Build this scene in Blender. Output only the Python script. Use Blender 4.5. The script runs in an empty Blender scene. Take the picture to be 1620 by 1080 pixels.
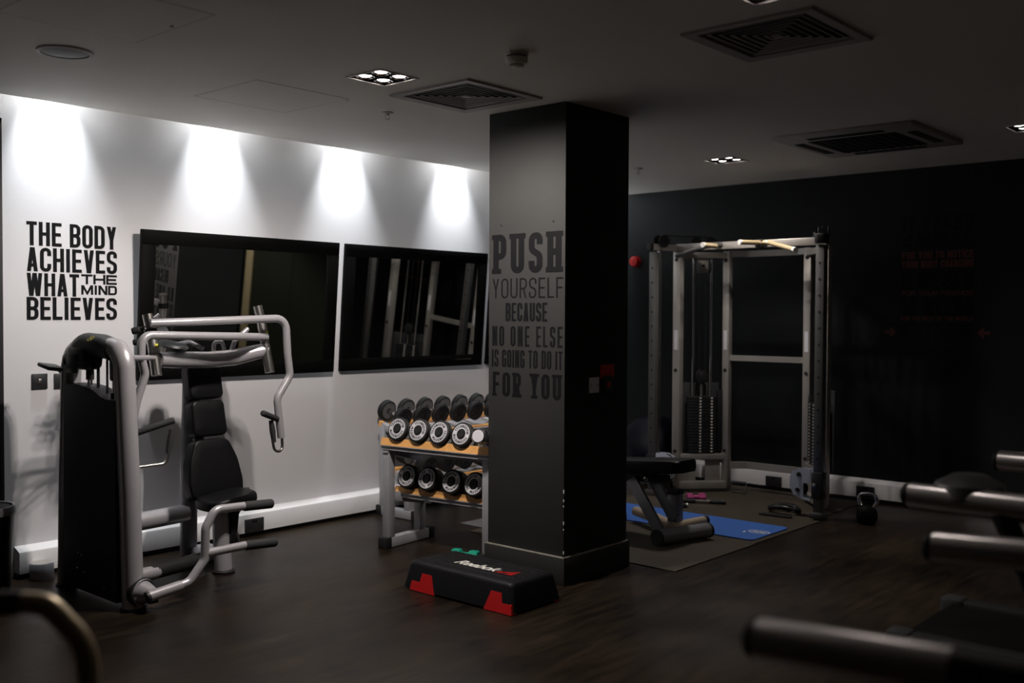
import bpy, bmesh, math, random
from mathutils import Vector, Matrix
random.seed(7)
S = bpy.context.scene
C = S.collection
PI = math.pi
R = math.radians

# ------------------------------------------------------------------ camera, world, exposure
EYE = 1.46
ZC = 2.615                      # ceiling height
cam_d = bpy.data.cameras.new('camera')
cam = bpy.data.objects.new('camera', cam_d)
C.objects.link(cam)
S.camera = cam
cam_d.sensor_width = 36.0
cam_d.lens = 1611.0 / 1620.0 * 36.0
cam_d.clip_start = 0.05
a_, p_, r_ = R(41.4), math.atan(40 / 1611.0), R(0.25)
fw = Vector((math.cos(a_) * math.cos(p_), math.sin(a_) * math.cos(p_), -math.sin(p_)))
rt0 = Vector((math.sin(a_), -math.cos(a_), 0))
up0 = rt0.cross(fw)
rt = rt0 * math.cos(r_) + up0 * math.sin(r_)
up = rt.cross(fw)
cam.matrix_world = Matrix(((rt.x, up.x, -fw.x, 0), (rt.y, up.y, -fw.y, 0), (rt.z, up.z, -fw.z, EYE), (0, 0, 0, 1)))
cam_d.dof.use_dof = True
cam_d.dof.focus_distance = 5.9
cam_d.dof.aperture_fstop = 1.5

w = bpy.data.worlds.new('world')
S.world = w
w.use_nodes = True
w.node_tree.nodes['Background'].inputs[0].default_value = (0.5, 0.5, 0.52, 1)
w.node_tree.nodes['Background'].inputs[1].default_value = 0.0
S.view_settings.view_transform = 'Standard'
S.view_settings.look = 'None'
S.view_settings.exposure = 0.0
S.view_settings.gamma = 1.0
S.view_settings.use_curve_mapping = False
S.cycles.use_denoising = True
S.cycles.max_bounces = 10
S.cycles.diffuse_bounces = 6
S.cycles.glossy_bounces = 6
S.cycles.sample_clamp_indirect = 4.0

WASH_W, QUAD_W = 138.0, 50.0      # watts of the wall washers and of each downlight bulb

# ------------------------------------------------------------------ materials
def mat(name, col, rough=0.5, metal=0.0, spec=0.5, noise=0.0, nscale=8.0, bump=0.0, bscale=60.0, coat=0.0, emit=None, estr=0.0):
    m = bpy.data.materials.new(name)
    m.use_nodes = True
    nt = m.node_tree
    b = nt.nodes['Principled BSDF']
    b.inputs['Base Color'].default_value = (*col, 1)
    b.inputs['Roughness'].default_value = rough
    b.inputs['Metallic'].default_value = metal
    b.inputs['Specular IOR Level'].default_value = spec
    b.inputs['Coat Weight'].default_value = coat
    tc = nt.nodes.new('ShaderNodeTexCoord')
    if noise:
        n = nt.nodes.new('ShaderNodeTexNoise')
        n.inputs['Scale'].default_value = nscale
        n.inputs['Detail'].default_value = 6
        nt.links.new(tc.outputs['Object'], n.inputs['Vector'])
        mr = nt.nodes.new('ShaderNodeMapRange')
        mr.inputs[1].default_value = 0.3; mr.inputs[2].default_value = 0.7
        mr.inputs[3].default_value = 1 - noise; mr.inputs[4].default_value = 1 + noise
        nt.links.new(n.outputs['Fac'], mr.inputs[0])
        vm = nt.nodes.new('ShaderNodeVectorMath'); vm.operation = 'SCALE'
        vm.inputs[0].default_value = col
        nt.links.new(mr.outputs[0], vm.inputs['Scale'])
        nt.links.new(vm.outputs[0], b.inputs['Base Color'])
    if bump:
        n2 = nt.nodes.new('ShaderNodeTexNoise')
        n2.inputs['Scale'].default_value = bscale
        n2.inputs['Detail'].default_value = 4
        nt.links.new(tc.outputs['Object'], n2.inputs['Vector'])
        bp = nt.nodes.new('ShaderNodeBump')
        bp.inputs['Strength'].default_value = bump
        bp.inputs['Distance'].default_value = 0.004
        nt.links.new(n2.outputs['Fac'], bp.inputs['Height'])
        nt.links.new(bp.outputs[0], b.inputs['Normal'])
    if emit:
        b.inputs['Emission Color'].default_value = (*emit, 1)
        b.inputs['Emission Strength'].default_value = estr
    return m

M = {}
M['white_wall'] = mat('white_wall_paint', (0.745, 0.74, 0.765), 0.6, noise=0.02, nscale=2, bump=0.08, bscale=120)
M['ceiling'] = mat('ceiling_paint', (0.88, 0.85, 0.785), 0.7, noise=0.03, nscale=1.5)
M['dark_wall'] = mat('dark_wall_paint', (0.0046, 0.0062, 0.0071), 0.6, spec=0.2, noise=0.06, nscale=2, bump=0.08, bscale=120)
M['column'] = mat('charcoal_column_paint', (0.026, 0.026, 0.0255), 0.7, spec=0.3, noise=0.05, nscale=3, bump=0.1, bscale=140)
M['lit_bead'] = mat('lit_bead_paint', (0.26, 0.25, 0.22), 0.5, noise=0.2, nscale=14)  # pale colour stands in for light caught by the skirting's top edge
M['trunk'] = mat('white_trunking', (0.80, 0.79, 0.80), 0.35, noise=0.02)
M['black'] = mat('black_plastic', (0.010, 0.010, 0.011), 0.45, noise=0.05)
M['black_gloss'] = mat('black_gloss', (0.007, 0.007, 0.008), 0.25)
M['frame_black'] = mat('mirror_frame_black', (0.003, 0.003, 0.003), 0.6, spec=0.08)
M['rubber'] = mat('black_rubber', (0.016, 0.016, 0.017), 0.6, spec=0.3, noise=0.1, bump=0.1)
M['grip'] = mat('foam_grip', (0.030, 0.030, 0.034), 0.75, bump=0.3, bscale=200)
M['vinyl'] = mat('black_upholstery', (0.006, 0.006, 0.007), 0.42, spec=0.22, bump=0.15, bscale=150)
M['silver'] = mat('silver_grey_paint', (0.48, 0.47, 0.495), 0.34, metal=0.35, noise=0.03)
M['silver_dark'] = mat('shaded_grey_paint', (0.20, 0.20, 0.22), 0.36, metal=0.3, noise=0.03)  # silver paint with shade put into its colour; plain grey on the bench
M['steel'] = mat('brushed_steel', (0.60, 0.58, 0.55), 0.28, metal=1.0, noise=0.05)
M['chrome'] = mat('chrome', (0.80, 0.80, 0.80), 0.10, metal=1.0)
M['rack_grey'] = mat('rack_grey_paint', (0.40, 0.40, 0.43), 0.4, metal=0.2, noise=0.03)
M['cage'] = mat('cage_silver_paint', (0.42, 0.40, 0.37), 0.38, metal=0.5, noise=0.05)
M['cage_dark'] = mat('perforated_upright_chrome', (0.10, 0.10, 0.098), 0.4, metal=0.4, noise=0.05)
M['plate_blue'] = mat('pale_pulley_plate', (0.55, 0.60, 0.70), 0.45, noise=0.04)
M['shroud'] = mat('navy_black_shroud', (0.010, 0.011, 0.019), 0.5, noise=0.05)
M['cap'] = mat('charcoal_cover', (0.030, 0.031, 0.034), 0.45, noise=0.05)
M['wood'] = mat('orange_beech_board', (0.78, 0.40, 0.13), 0.42, noise=0.12, nscale=10)
M['ring_white'] = mat('white_disc_face', (0.66, 0.66, 0.70), 0.4)
M['ring_dark'] = mat('dark_disc_face', (0.035, 0.035, 0.037), 0.5)
M['disc_grey'] = mat('grey_disc_inside', (0.12, 0.12, 0.12), 0.5, noise=0.05)
M['red'] = mat('red_plastic', (0.55, 0.010, 0.012), 0.4)
M['red_sign'] = mat('red_sign', (0.50, 0.035, 0.012), 0.5)
M['red_vinyl'] = mat('red_vinyl_lettering', (0.10, 0.006, 0.004), 0.55)
M['black_vinyl'] = mat('black_vinyl_lettering', (0.005, 0.005, 0.006), 0.7, spec=0.15)
M['navy_vinyl'] = mat('dark_vinyl_lettering', (0.0035, 0.0035, 0.0045), 0.7, spec=0.15)
M['step'] = mat('step_black', (0.008, 0.008, 0.010), 0.5, spec=0.2, noise=0.05)
M['white_print'] = mat('white_print', (0.75, 0.74, 0.70), 0.5)
M['blue_mat'] = mat('blue_foam_mat', (0.030, 0.135, 0.50), 0.75, noise=0.05, nscale=30, bump=0.2, bscale=90)
M['blue_edge'] = mat('blue_mat_edge', (0.020, 0.06, 0.22), 0.8)
M['brown_rubber'] = mat('brown_black_rubber', (0.050, 0.037, 0.024), 0.8, noise=0.25, nscale=90, bump=0.3, bscale=160)
M['grey_mat'] = mat('grey_floor_mat', (0.12, 0.12, 0.13), 0.8, noise=0.05)
M['teal'] = mat('teal_vinyl', (0.010, 0.36, 0.24), 0.4)
M['pink'] = mat('pink_vinyl', (0.50, 0.06, 0.24), 0.45)
M['navy'] = mat('navy_rubber', (0.0015, 0.002, 0.007), 0.5, spec=0.2)
M['white_plastic'] = mat('white_plastic', (0.72, 0.71, 0.68), 0.4)
M['cream_plastic'] = mat('cream_plastic', (0.80, 0.78, 0.70), 0.4)
M['grille'] = mat('grille_paint', (0.46, 0.44, 0.42), 0.5)
M['duct'] = mat('dark_duct', (0.012, 0.012, 0.012), 0.8)
M['speaker'] = mat('speaker_mesh', (0.26, 0.27, 0.27), 0.6, bump=0.4, bscale=400)
M['socket'] = mat('dark_steel_plate', (0.055, 0.055, 0.058), 0.35, metal=0.5)
M['brown_cream'] = mat('cream_bench_paint', (0.55, 0.45, 0.33), 0.4, metal=0.2)
M['yellow'] = mat('yellow_print', (0.80, 0.74, 0.06), 0.5)
M['tan'] = mat('tan_wood_trim', (0.60, 0.50, 0.30), 0.5, noise=0.08)
M['green_door'] = mat('dark_green_door', (0.030, 0.036, 0.026), 0.5, noise=0.05)
M['olive_tube'] = mat('warm_metal_tube', (0.62, 0.50, 0.31), 0.38, metal=0.45)
M['rail'] = mat('satin_rail_metal', (0.66, 0.63, 0.63), 0.30, metal=1.0)
M['bulb'] = mat('lit_bulb', (0.9, 0.9, 0.9), 0.4, emit=(1.0, 0.86, 0.80), estr=14.0)
M['wash_bulb'] = mat('lit_wash_bulb', (0.9, 0.9, 0.9), 0.4, emit=(1.0, 0.98, 0.94), estr=14.0)
M['led'] = mat('red_lamp', (0.5, 0.02, 0.02), 0.4, emit=(1, 0.05, 0.02), estr=0.6)
M['mirror'] = mat('mirror_glass', (0.62, 0.63, 0.61), 0.012, metal=1.0)

def floor_mat():
    m = bpy.data.materials.new('dark_wood_floor')
    m.use_nodes = True
    nt = m.node_tree
    b = nt.nodes['Principled BSDF']
    tc = nt.nodes.new('ShaderNodeTexCoord')
    mp = nt.nodes.new('ShaderNodeMapping')
    mp.inputs['Rotation'].default_value = (0, 0, R(0))
    nt.links.new(tc.outputs['Object'], mp.inputs['Vector'])
    br = nt.nodes.new('ShaderNodeTexBrick')
    br.inputs['Scale'].default_value = 1.0
    br.inputs['Brick Width'].default_value = 1.2
    br.inputs['Row Height'].default_value = 0.15
    br.inputs['Mortar Size'].default_value = 0.0012
    br.inputs['Color1'].default_value = (0.8, 0.8, 0.8, 1)
    br.inputs['Color2'].default_value = (1.2, 1.2, 1.2, 1)
    br.inputs['Mortar'].default_value = (0.45, 0.45, 0.45, 1)
    nt.links.new(mp.outputs[0], br.inputs['Vector'])
    st = nt.nodes.new('ShaderNodeMapping')
    st.inputs['Scale'].default_value = (2.0, 14.0, 1)
    nt.links.new(tc.outputs['Object'], st.inputs['Vector'])
    n1 = nt.nodes.new('ShaderNodeTexNoise'); n1.inputs['Scale'].default_value = 1.6; n1.inputs['Detail'].default_value = 8
    nt.links.new(st.outputs[0], n1.inputs['Vector'])
    n2 = nt.nodes.new('ShaderNodeTexNoise'); n2.inputs['Scale'].default_value = 1.3; n2.inputs['Detail'].default_value = 5
    nt.links.new(tc.outputs['Object'], n2.inputs['Vector'])
    cr = nt.nodes.new('ShaderNodeValToRGB')
    cr.color_ramp.elements[0].position = 0.36; cr.color_ramp.elements[0].color = (0.0032, 0.0023, 0.0015, 1)
    cr.color_ramp.elements[1].position = 0.68; cr.color_ramp.elements[1].color = (0.031, 0.0205, 0.0125, 1)
    ma = nt.nodes.new('ShaderNodeMath'); ma.operation = 'ADD'
    mh = nt.nodes.new('ShaderNodeMath'); mh.operation = 'MULTIPLY'; mh.inputs[1].default_value = 0.5
    nt.links.new(n1.outputs['Fac'], ma.inputs[0]); nt.links.new(n2.outputs['Fac'], ma.inputs[1])
    nt.links.new(ma.outputs[0], mh.inputs[0]); nt.links.new(mh.outputs[0], cr.inputs[0])
    mx = nt.nodes.new('ShaderNodeMix'); mx.data_type = 'RGBA'; mx.blend_type = 'MULTIPLY'; mx.inputs[0].default_value = 1
    nt.links.new(cr.outputs[0], mx.inputs[6]); nt.links.new(br.outputs['Color'], mx.inputs[7])
    nt.links.new(mx.outputs[2], b.inputs['Base Color'])
    rr = nt.nodes.new('ShaderNodeMapRange'); rr.inputs[3].default_value = 0.22; rr.inputs[4].default_value = 0.50
    nt.links.new(n2.outputs['Fac'], rr.inputs[0]); nt.links.new(rr.outputs[0], b.inputs['Roughness'])
    b.inputs['Specular IOR Level'].default_value = 0.2
    bp = nt.nodes.new('ShaderNodeBump'); bp.inputs['Strength'].default_value = 0.12; bp.inputs['Distance'].default_value = 0.004
    nt.links.new(n1.outputs['Fac'], bp.inputs['Height']); nt.links.new(bp.outputs[0], b.inputs['Normal'])
    return m
M['floor'] = floor_mat()

# ------------------------------------------------------------------ mesh helpers
def fillet(path, r, n=6):
    pts = [Vector(p) for p in path]
    out = [pts[0]]
    for i in range(1, len(pts) - 1):
        p, a, b = pts[i], pts[i - 1], pts[i + 1]
        rr = r[i] if isinstance(r, (list, tuple)) else r
        u, v = (a - p), (b - p)
        lu, lv = u.length, v.length
        if lu < 1e-6 or lv < 1e-6 or rr <= 0:
            out.append(p); continue
        u.normalize(); v.normalize()
        ang = u.angle(v)
        if ang > PI - 0.02:
            out.append(p); continue
        t = min(rr / math.tan(ang / 2), lu * 0.49, lv * 0.49)
        rad = t * math.tan(ang / 2)
        bis = (u + v).normalized()
        cen = p + bis * (rad / math.sin(ang / 2))
        s, e = p + u * t - cen, p + v * t - cen
        tot = s.angle(e)
        for k in range(n + 1):
            f = k / n
            out.append(cen + (s * math.sin((1 - f) * tot) + e * math.sin(f * tot)) / math.sin(tot))
    out.append(pts[-1])
    return out

class G:
    """collects shapes in one bmesh"""
    def __init__(self):
        self.b = bmesh.new()
    def box(self, c, s, rot=None, bev=0.0, seg=2):
        r = bmesh.ops.create_cube(self.b, size=1.0)
        vs = r['verts']
        m = Matrix.Translation(Vector(c)) @ (rot.to_4x4() if rot else Matrix.Identity(4)) @ Matrix.Diagonal((s[0], s[1], s[2], 1))
        bmesh.ops.transform(self.b, matrix=m, verts=vs)
        if bev > 0:
            es = {e for v in vs for e in v.link_edges}
            bmesh.ops.bevel(self.b, geom=list(es), offset=bev, segments=seg, profile=0.5, affect='EDGES')
        return self
    def bx(self, x0, x1, y0, y1, z0, z1, bev=0.0, seg=2):
        return self.box(((x0 + x1) / 2, (y0 + y1) / 2, (z0 + z1) / 2), (abs(x1 - x0), abs(y1 - y0), abs(z1 - z0)), None, bev, seg)
    def tube(self, path, r, fil=0.0, n=14, cap=True, flat=1.0, upv=None, closed=False, dome=False):
        """round tube along a path; r a number or one radius per path point (no fillet then)"""
        pts = fillet(path, fil) if fil else [Vector(p) for p in path]
        N = len(pts)
        rs = r if isinstance(r, (list, tuple)) else [r] * N
        rings = []
        ref = Vector(upv) if upv else None
        prev = None
        for i, p in enumerate(pts):
            if closed:
                t = pts[(i + 1) % N] - pts[i - 1]
            else:
                t = pts[min(i + 1, N - 1)] - pts[max(i - 1, 0)]
            t.normalize()
            if prev is None:
                h = ref if ref else (Vector((0, 0, 1)) if abs(t.z) < 0.9 else Vector((1, 0, 0)))
                a = (h - t * h.dot(t)).normalized()
            else:
                a = (prev - t * prev.dot(t)).normalized()
            prev = a
            bb = t.cross(a)
            rings.append([self.b.verts.new(p + a * (rs[i] * math.cos(2 * PI * k / n)) + bb * (rs[i] * flat * math.sin(2 * PI * k / n))) for k in range(n)])
        cnt = N if closed else N - 1
        for i in range(cnt):
            A, B = rings[i], rings[(i + 1) % N]
            for k in range(n):
                self.b.faces.new((A[k], A[(k + 1) % n], B[(k + 1) % n], B[k]))
        if cap and not closed:
            self.b.faces.new(list(reversed(rings[0])))
            self.b.faces.new(rings[-1])
        return self
    def cyl(self, p, q, r, r2=None, n=20):
        return self.tube([p, q], [r, r if r2 is None else r2], n=n)
    def rod(self, p, q, r, n=16):
        """cylinder with softly rounded ends"""
        p, q = Vector(p), Vector(q)
        d = (q - p).normalized()
        e = min(r * 0.6, (q - p).length * 0.3)
        pts = [p, p + d * e * 0.15, p + d * e * 0.5, p + d * e, q - d * e, q - d * e * 0.5, q - d * e * 0.15, q]
        return self.tube(pts, [r * 0.55, r * 0.8, r * 0.95, r, r, r * 0.95, r * 0.8, r * 0.55], n=n)
    def beam(self, p, q, w_, h_, upv=(0, 0, 1), bev=0.004):
        """rectangular bar from p to q"""
        p, q = Vector(p), Vector(q)
        d = (q - p)
        L = d.length
        d.normalize()
        u = Vector(upv)
        z = (u - d * u.dot(d)).normalized()
        y = z.cross(d)
        rot = Matrix((d, y, z)).transposed()
        return self.box((p + q) / 2, (L, w_, h_), rot, bev)
    def lathe(self, prof, o=(0, 0, 0), ax=(0, 0, 1), n=32):
        """prof: (radius, height) pairs about the axis ax through o"""
        o = Vector(o); ax = Vector(ax).normalized()
        h = Vector((1, 0, 0)) if abs(ax.x) < 0.9 else Vector((0, 1, 0))
        a = (h - ax * h.dot(ax)).normalized(); b = ax.cross(a)
        rings = []
        for (r, z) in prof:
            if r < 1e-6:
                rings.append([self.b.verts.new(o + ax * z)])
            else:
                rings.append([self.b.verts.new(o + ax * z + a * (r * math.cos(2 * PI * k / n)) + b * (r * math.sin(2 * PI * k / n))) for k in range(n)])
        for A, B in zip(rings, rings[1:]):
            for k in range(n):
                k2 = (k + 1) % n
                if len(A) == 1 and len(B) == 1: continue
                if len(A) == 1: self.b.faces.new((A[0], B[k2], B[k]))
                elif len(B) == 1: self.b.faces.new((A[k], A[k2], B[0]))
                else: self.b.faces.new((A[k], A[k2], B[k2], B[k]))
        return self
    def prism(self, poly, fn, d):
        """poly of 2D points; fn maps (u, v) to 3D; d a 3D extrusion vector"""
        d = Vector(d)
        A = [self.b.verts.new(Vector(fn(u, v))) for u, v in poly]
        B = [self.b.verts.new(x.co + d) for x in A]
        n = len(A)
        self.b.faces.new(A); self.b.faces.new(list(reversed(B)))
        for i in range(n):
            self.b.faces.new((A[i], B[i], B[(i + 1) % n], A[(i + 1) % n]))
        return self
    def sphere(self, c, r, n=24):
        prof = [(r * math.sin(PI * k / n), -r * math.cos(PI * k / n)) for k in range(n + 1)]
        prof[0] = (0, -r); prof[-1] = (0, r)
        return self.lathe(prof, c, (0, 0, 1), n * 2)
    def quad(self, *pts):
        self.b.faces.new([self.b.verts.new(Vector(p)) for p in pts]); return self

def obj(name, g, m, parent=None, local=False, kind=None, sharp=35, recalc=True):
    me = bpy.data.meshes.new(name)
    b = g.b
    if recalc:
        bmesh.ops.recalc_face_normals(b, faces=b.faces[:])
    b.to_mesh(me); b.free()
    for p in me.polygons: p.use_smooth = True
    me.set_sharp_from_angle(angle=R(sharp))
    me.materials.append(M[m] if isinstance(m, str) else m)
    o = bpy.data.objects.new(name, me)
    C.objects.link(o)
    if parent is not None:
        o.parent = parent
        if not local and parent.type == 'EMPTY':
            o.matrix_parent_inverse = Matrix.Translation(-parent.location)
    if kind: o['kind'] = kind
    return o

def thing(name, label, cat, loc=(0, 0, 0), group=None):
    o = bpy.data.objects.new(name, None)
    o.empty_display_size = 0.1
    C.objects.link(o)
    o.location = loc
    o['label'] = label; o['category'] = cat
    if group: o['group'] = group
    return o

def tag(o, label, cat, group=None):
    o['label'] = label; o['category'] = cat
    if group: o['group'] = group
    return o

def dup(root, loc=None, rot=None, label=None, group=None):
    r = root.copy(); C.objects.link(r)
    if loc is not None: r.location = loc
    if rot is not None: r.rotation_euler = rot
    if label: r['label'] = label
    if group: r['group'] = group
    for ch in list(root.children):
        c = ch.copy(); C.objects.link(c); c.parent = r
        for gch in list(ch.children):
            d = gch.copy(); C.objects.link(d); d.parent = c
    return r

def struct(name, g, m, parent=None):
    return obj(name, g, m, parent, kind='structure')

# ------------------------------------------------------------------ block lettering
def _clip(poly, lo, hi):
    for s, lim in ((1, lo), (-1, -hi)):
        out = []
        for i in range(len(poly)):
            a, b = poly[i - 1], poly[i]
            fa, fb = s * a[1] - lim, s * b[1] - lim
            if (fa >= 0) != (fb >= 0):
                t = fa / (fa - fb)
                out.append((a[0] + (b[0] - a[0]) * t, a[1] + (b[1] - a[1]) * t))
            if fb >= 0: out.append(b)
        poly = out
        if len(poly) < 3: return []
    return poly

def ribbon(path, sv, sh, closed=False):
    """quads along a 2D path; sv = width of upright strokes, sh = of level strokes"""
    P = [Vector((p[0], p[1])) for p in path]
    n = len(P)
    segs = []
    def off(d):
        wd = math.hypot(sv * d.y, sh * d.x)
        return Vector((-d.y, d.x)) * wd / 2
    cnt = n if closed else n - 1
    dirs = [(P[(i + 1) % n] - P[i]).normalized() for i in range(cnt)]
    def join(i):
        if not closed and (i == 0 or i == n - 1):
            return off(dirs[0 if i == 0 else -1])
        a, b = dirs[(i - 1) % cnt], dirs[i % cnt]
        oa, ob = off(a), off(b)
        cr = a.x * b.y - a.y * b.x
        if abs(cr) < 0.05: return (oa + ob) / 2
        t = ((ob.x - oa.x) * b.y - (ob.y - oa.y) * b.x) / cr
        j = oa + a * t
        lim = 1.9 * max(oa.length, ob.length)
        if j.length > lim: j = j.normalized() * lim
        return j
    J = [join(i) for i in range(n)]
    for i in range(cnt):
        k = (i + 1) % n
        a, b, ja, jb = P[i], P[k], J[i], J[k]
        segs.append([(a + ja)[:], (a - ja)[:], (b - jb)[:], (b + jb)[:]])
    return segs

def rnd(path, r, closed=False):
    if closed:
        m = ((path[0][0] + path[-1][0]) / 2, (path[0][1] + path[-1][1]) / 2)
        path = [m] + list(path) + [m]
    q = fillet([(p[0], p[1], 0) for p in path], r, 5)
    q = [(v.x, v.y) for v in q]
    return q[:-1] if closed else q

RELW = {'I': 0.42, 'M': 1.3, 'W': 1.42, ' ': 0.42, '1': 0.62, 'E': 0.9, 'F': 0.88, 'L': 0.86, 'T': 0.92}
def glyph(ch, wd, s, slab=False, round_=0.22):
    """convex polygons of a block capital in a box wd x 1, stroke s (in heights)"""
    if ch == ' ': return []
    sv, sh = s, s * 0.86
    h, k = sv / 2, sh / 2
    L, Rr, B, T, Mi = h, wd - h, k, 1 - k, 0.5
    cx = wd / 2
    r = min(round_, (wd - sv) / 2 * 0.95)
    st = lambda x: ribbon([(x, 0), (x, 1)], sv, sh)
    ln = lambda *p: ribbon(list(p), sv, sh)
    fl = lambda p, c=False: ribbon(rnd(p, r, c), sv, sh, c)
    q = []
    serif = []
    if ch == 'A': q = ln((h * 1.0, -0.08), (cx, 1.12)) + ln((wd - h * 1.0, -0.08), (cx, 1.12)) + ln((wd * 0.25, 0.26), (wd * 0.75, 0.26))
    elif ch == 'B': q = st(L) + fl([(L, T), (Rr, T), (Rr, Mi + 0.01), (L, Mi + 0.01)]) + fl([(L, Mi), (Rr, Mi), (Rr, B), (L, B)])
    elif ch == 'C': q = fl([(Rr, 0.66), (Rr, T), (L, T), (L, B), (Rr, B), (Rr, 0.34)])
    elif ch == 'D': q = st(L) + fl([(L, T), (Rr, T), (Rr, B), (L, B)])
    elif ch == 'E': q = st(L) + ln((L, T), (wd, T)) + ln((L, Mi), (wd * 0.92, Mi)) + ln((L, B), (wd, B))
    elif ch == 'F': q = st(L) + ln((L, T), (wd, T)) + ln((L, Mi), (wd * 0.9, Mi)); serif = [(L, 0)]
    elif ch == 'G': q = fl([(Rr, 0.68), (Rr, T), (L, T), (L, B), (Rr, B), (Rr, 0.47)]) + ln((wd, 0.47), (wd * 0.55, 0.47))
    elif ch == 'H': q = st(L) + st(Rr) + ln((L, Mi), (Rr, Mi)); serif = [(L, 0), (L, 1), (Rr, 0), (Rr, 1)]
    elif ch == 'I': q = st(cx)
    elif ch == 'K': q = st(L) + ln((L, 0.36), (wd - h * 0.9, 1.1)) + ln((wd * 0.42, 0.56), (wd - h * 0.8, -0.1))
    elif ch == 'L': q = st(L) + ln((L, B), (wd, B))
    elif ch == 'M': q = st(L) + st(Rr) + ln((L, 1.06), (cx, 0.12), (Rr, 1.06))
    elif ch == 'N': q = st(L) + st(Rr) + ln((L, 1.02), (Rr, -0.02))
    elif ch == 'O': q = fl([(L, T), (Rr, T), (Rr, B), (L, B)], True)
    elif ch == 'P': q = st(L) + fl([(L, T), (Rr, T), (Rr, 0.44), (L, 0.44)]); serif = [(L, 0), (L, 1)]
    elif ch == 'R': q = st(L) + fl([(L, T), (Rr, T), (Rr, 0.48), (L, 0.48)]) + ln((wd * 0.5, 0.5), (wd - h * 0.9, -0.06)); serif = [(L, 0), (L, 1), (Rr, 0)]
    elif ch == 'S': q = fl([(Rr, 0.70), (Rr, T), (L, T), (L, 0.57), (Rr, 0.43), (Rr, B), (L, B), (L, 0.30)])
    elif ch == 'T': q = st(cx) + ln((0, T), (wd, T))
    elif ch == 'U': q = fl([(L, 1), (L, B), (Rr, B), (Rr, 1)]); serif = [(L, 1), (Rr, 1)]
    elif ch == 'V': q = ln((h, 1.1), (cx, -0.12)) + ln((wd - h, 1.1), (cx, -0.12))
    elif ch == 'W': q = ln((h, 1.08), (wd * 0.29, -0.1)) + ln((wd * 0.29, -0.1), (cx, 1.08)) + ln((cx, 1.08), (wd * 0.71, -0.1)) + ln((wd * 0.71, -0.1), (wd - h, 1.08))
    elif ch == 'Y': q = ln((h, 1.08), (cx, 0.40)) + ln((wd - h, 1.08), (cx, 0.40)) + ln((cx, 0.46), (cx, 0)); serif = [(cx, 0), (h * 1.1, 1), (wd - h * 1.1, 1)]
    elif ch == '1': q = st(wd - h) + ln((0, 0.80), (wd - h, 0.96))
    elif ch == '2': q = fl([(L, 0.70), (L, T), (Rr, T), (Rr, 0.58), (L, 0.20), (L, B)]) + ln((0, B), (wd, B))
    elif ch == '4': q = st(Rr * 0.92) + ln((h * 0.8, 0.24), (Rr * 0.92, 1.05)) + ln((0, 0.27), (wd, 0.27))
    elif ch == '8': q = fl([(L, T), (Rr, T), (Rr, Mi), (L, Mi)], True) + fl([(L, Mi), (Rr, Mi), (Rr, B), (L, B)], True)
    if slab:
        for x, e in serif:
            y = k * 0.8 if e == 0 else 1 - k * 0.8
            q = q + ribbon([(max(x - sv * 0.95, -sv * 0.25), y), (min(x + sv * 0.95, wd + sv * 0.25), y)], sv, sh * 0.8)
    return [p for p in (_clip(x, 0, 1) for x in q) if len(p) > 2]

def text_polys(txt, W, Hh, s, gap=0.10, slab=False, round_=0.22):
    """block letters filling W x Hh, lower left corner at (0, 0)"""
    return [p for wd in text_words(txt, W, Hh, s, gap, slab, round_) for p in wd]

def text_words(txt, W, Hh, s, gap=0.10, slab=False, round_=0.22):
    """the same, one list of polygons for each word"""
    rel = [RELW.get(c, 1.0) for c in txt]
    gtot = gap * (len(txt) - 1)
    unit = (W / Hh - gtot) / sum(rel)
    x = 0.0
    out = [[]]
    for c, rw in zip(txt, rel):
        wd = rw * unit
        if c == ' ': out.append([])
        for p in glyph(c, wd, min(s, wd * (1.0 if c in 'I1' else 0.42)) if c != 'I' else min(s, wd), slab, round_):
            out[-1].append([((x + u) * Hh, v * Hh) for u, v in p])
        x += wd + gap
    return out

def lettering(polys, fn):
    g = G()
    o, a, b = Vector(fn(0, 0)), Vector(fn(1, 0)), Vector(fn(0, 1))
    nrm = (a - o).cross(b - o).normalized()
    for i, p in enumerate(polys):
        g.b.faces.new([g.b.verts.new(Vector(fn(u, v)) + nrm * (i * 8e-6)) for u, v in p])
    return g

# ------------------------------------------------------------------ the room
XW, YW = 7.98, 5.77            # dark wall plane, white wall plane
XB, YB = -1.6, -2.6            # unseen ends of the room
YS = 5.57                      # edge of the lighting slot along the white wall
ZT = 3.00                      # top of the slot
quad_spots = [(3.31, 3.765), (6.685, 3.805), (6.70, 1.735), (3.31, 1.72), (6.685, -0.35), (3.31, -0.33)]  # last three unseen, added along the lamp grid to light rails and door
diff_spots = [(3.87, 3.74), (3.87, 1.97)]

g = G(); g.bx(XB, XW, YB, YW + 0.3, -0.1, 0.0); struct('floor', g, 'floor')

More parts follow.
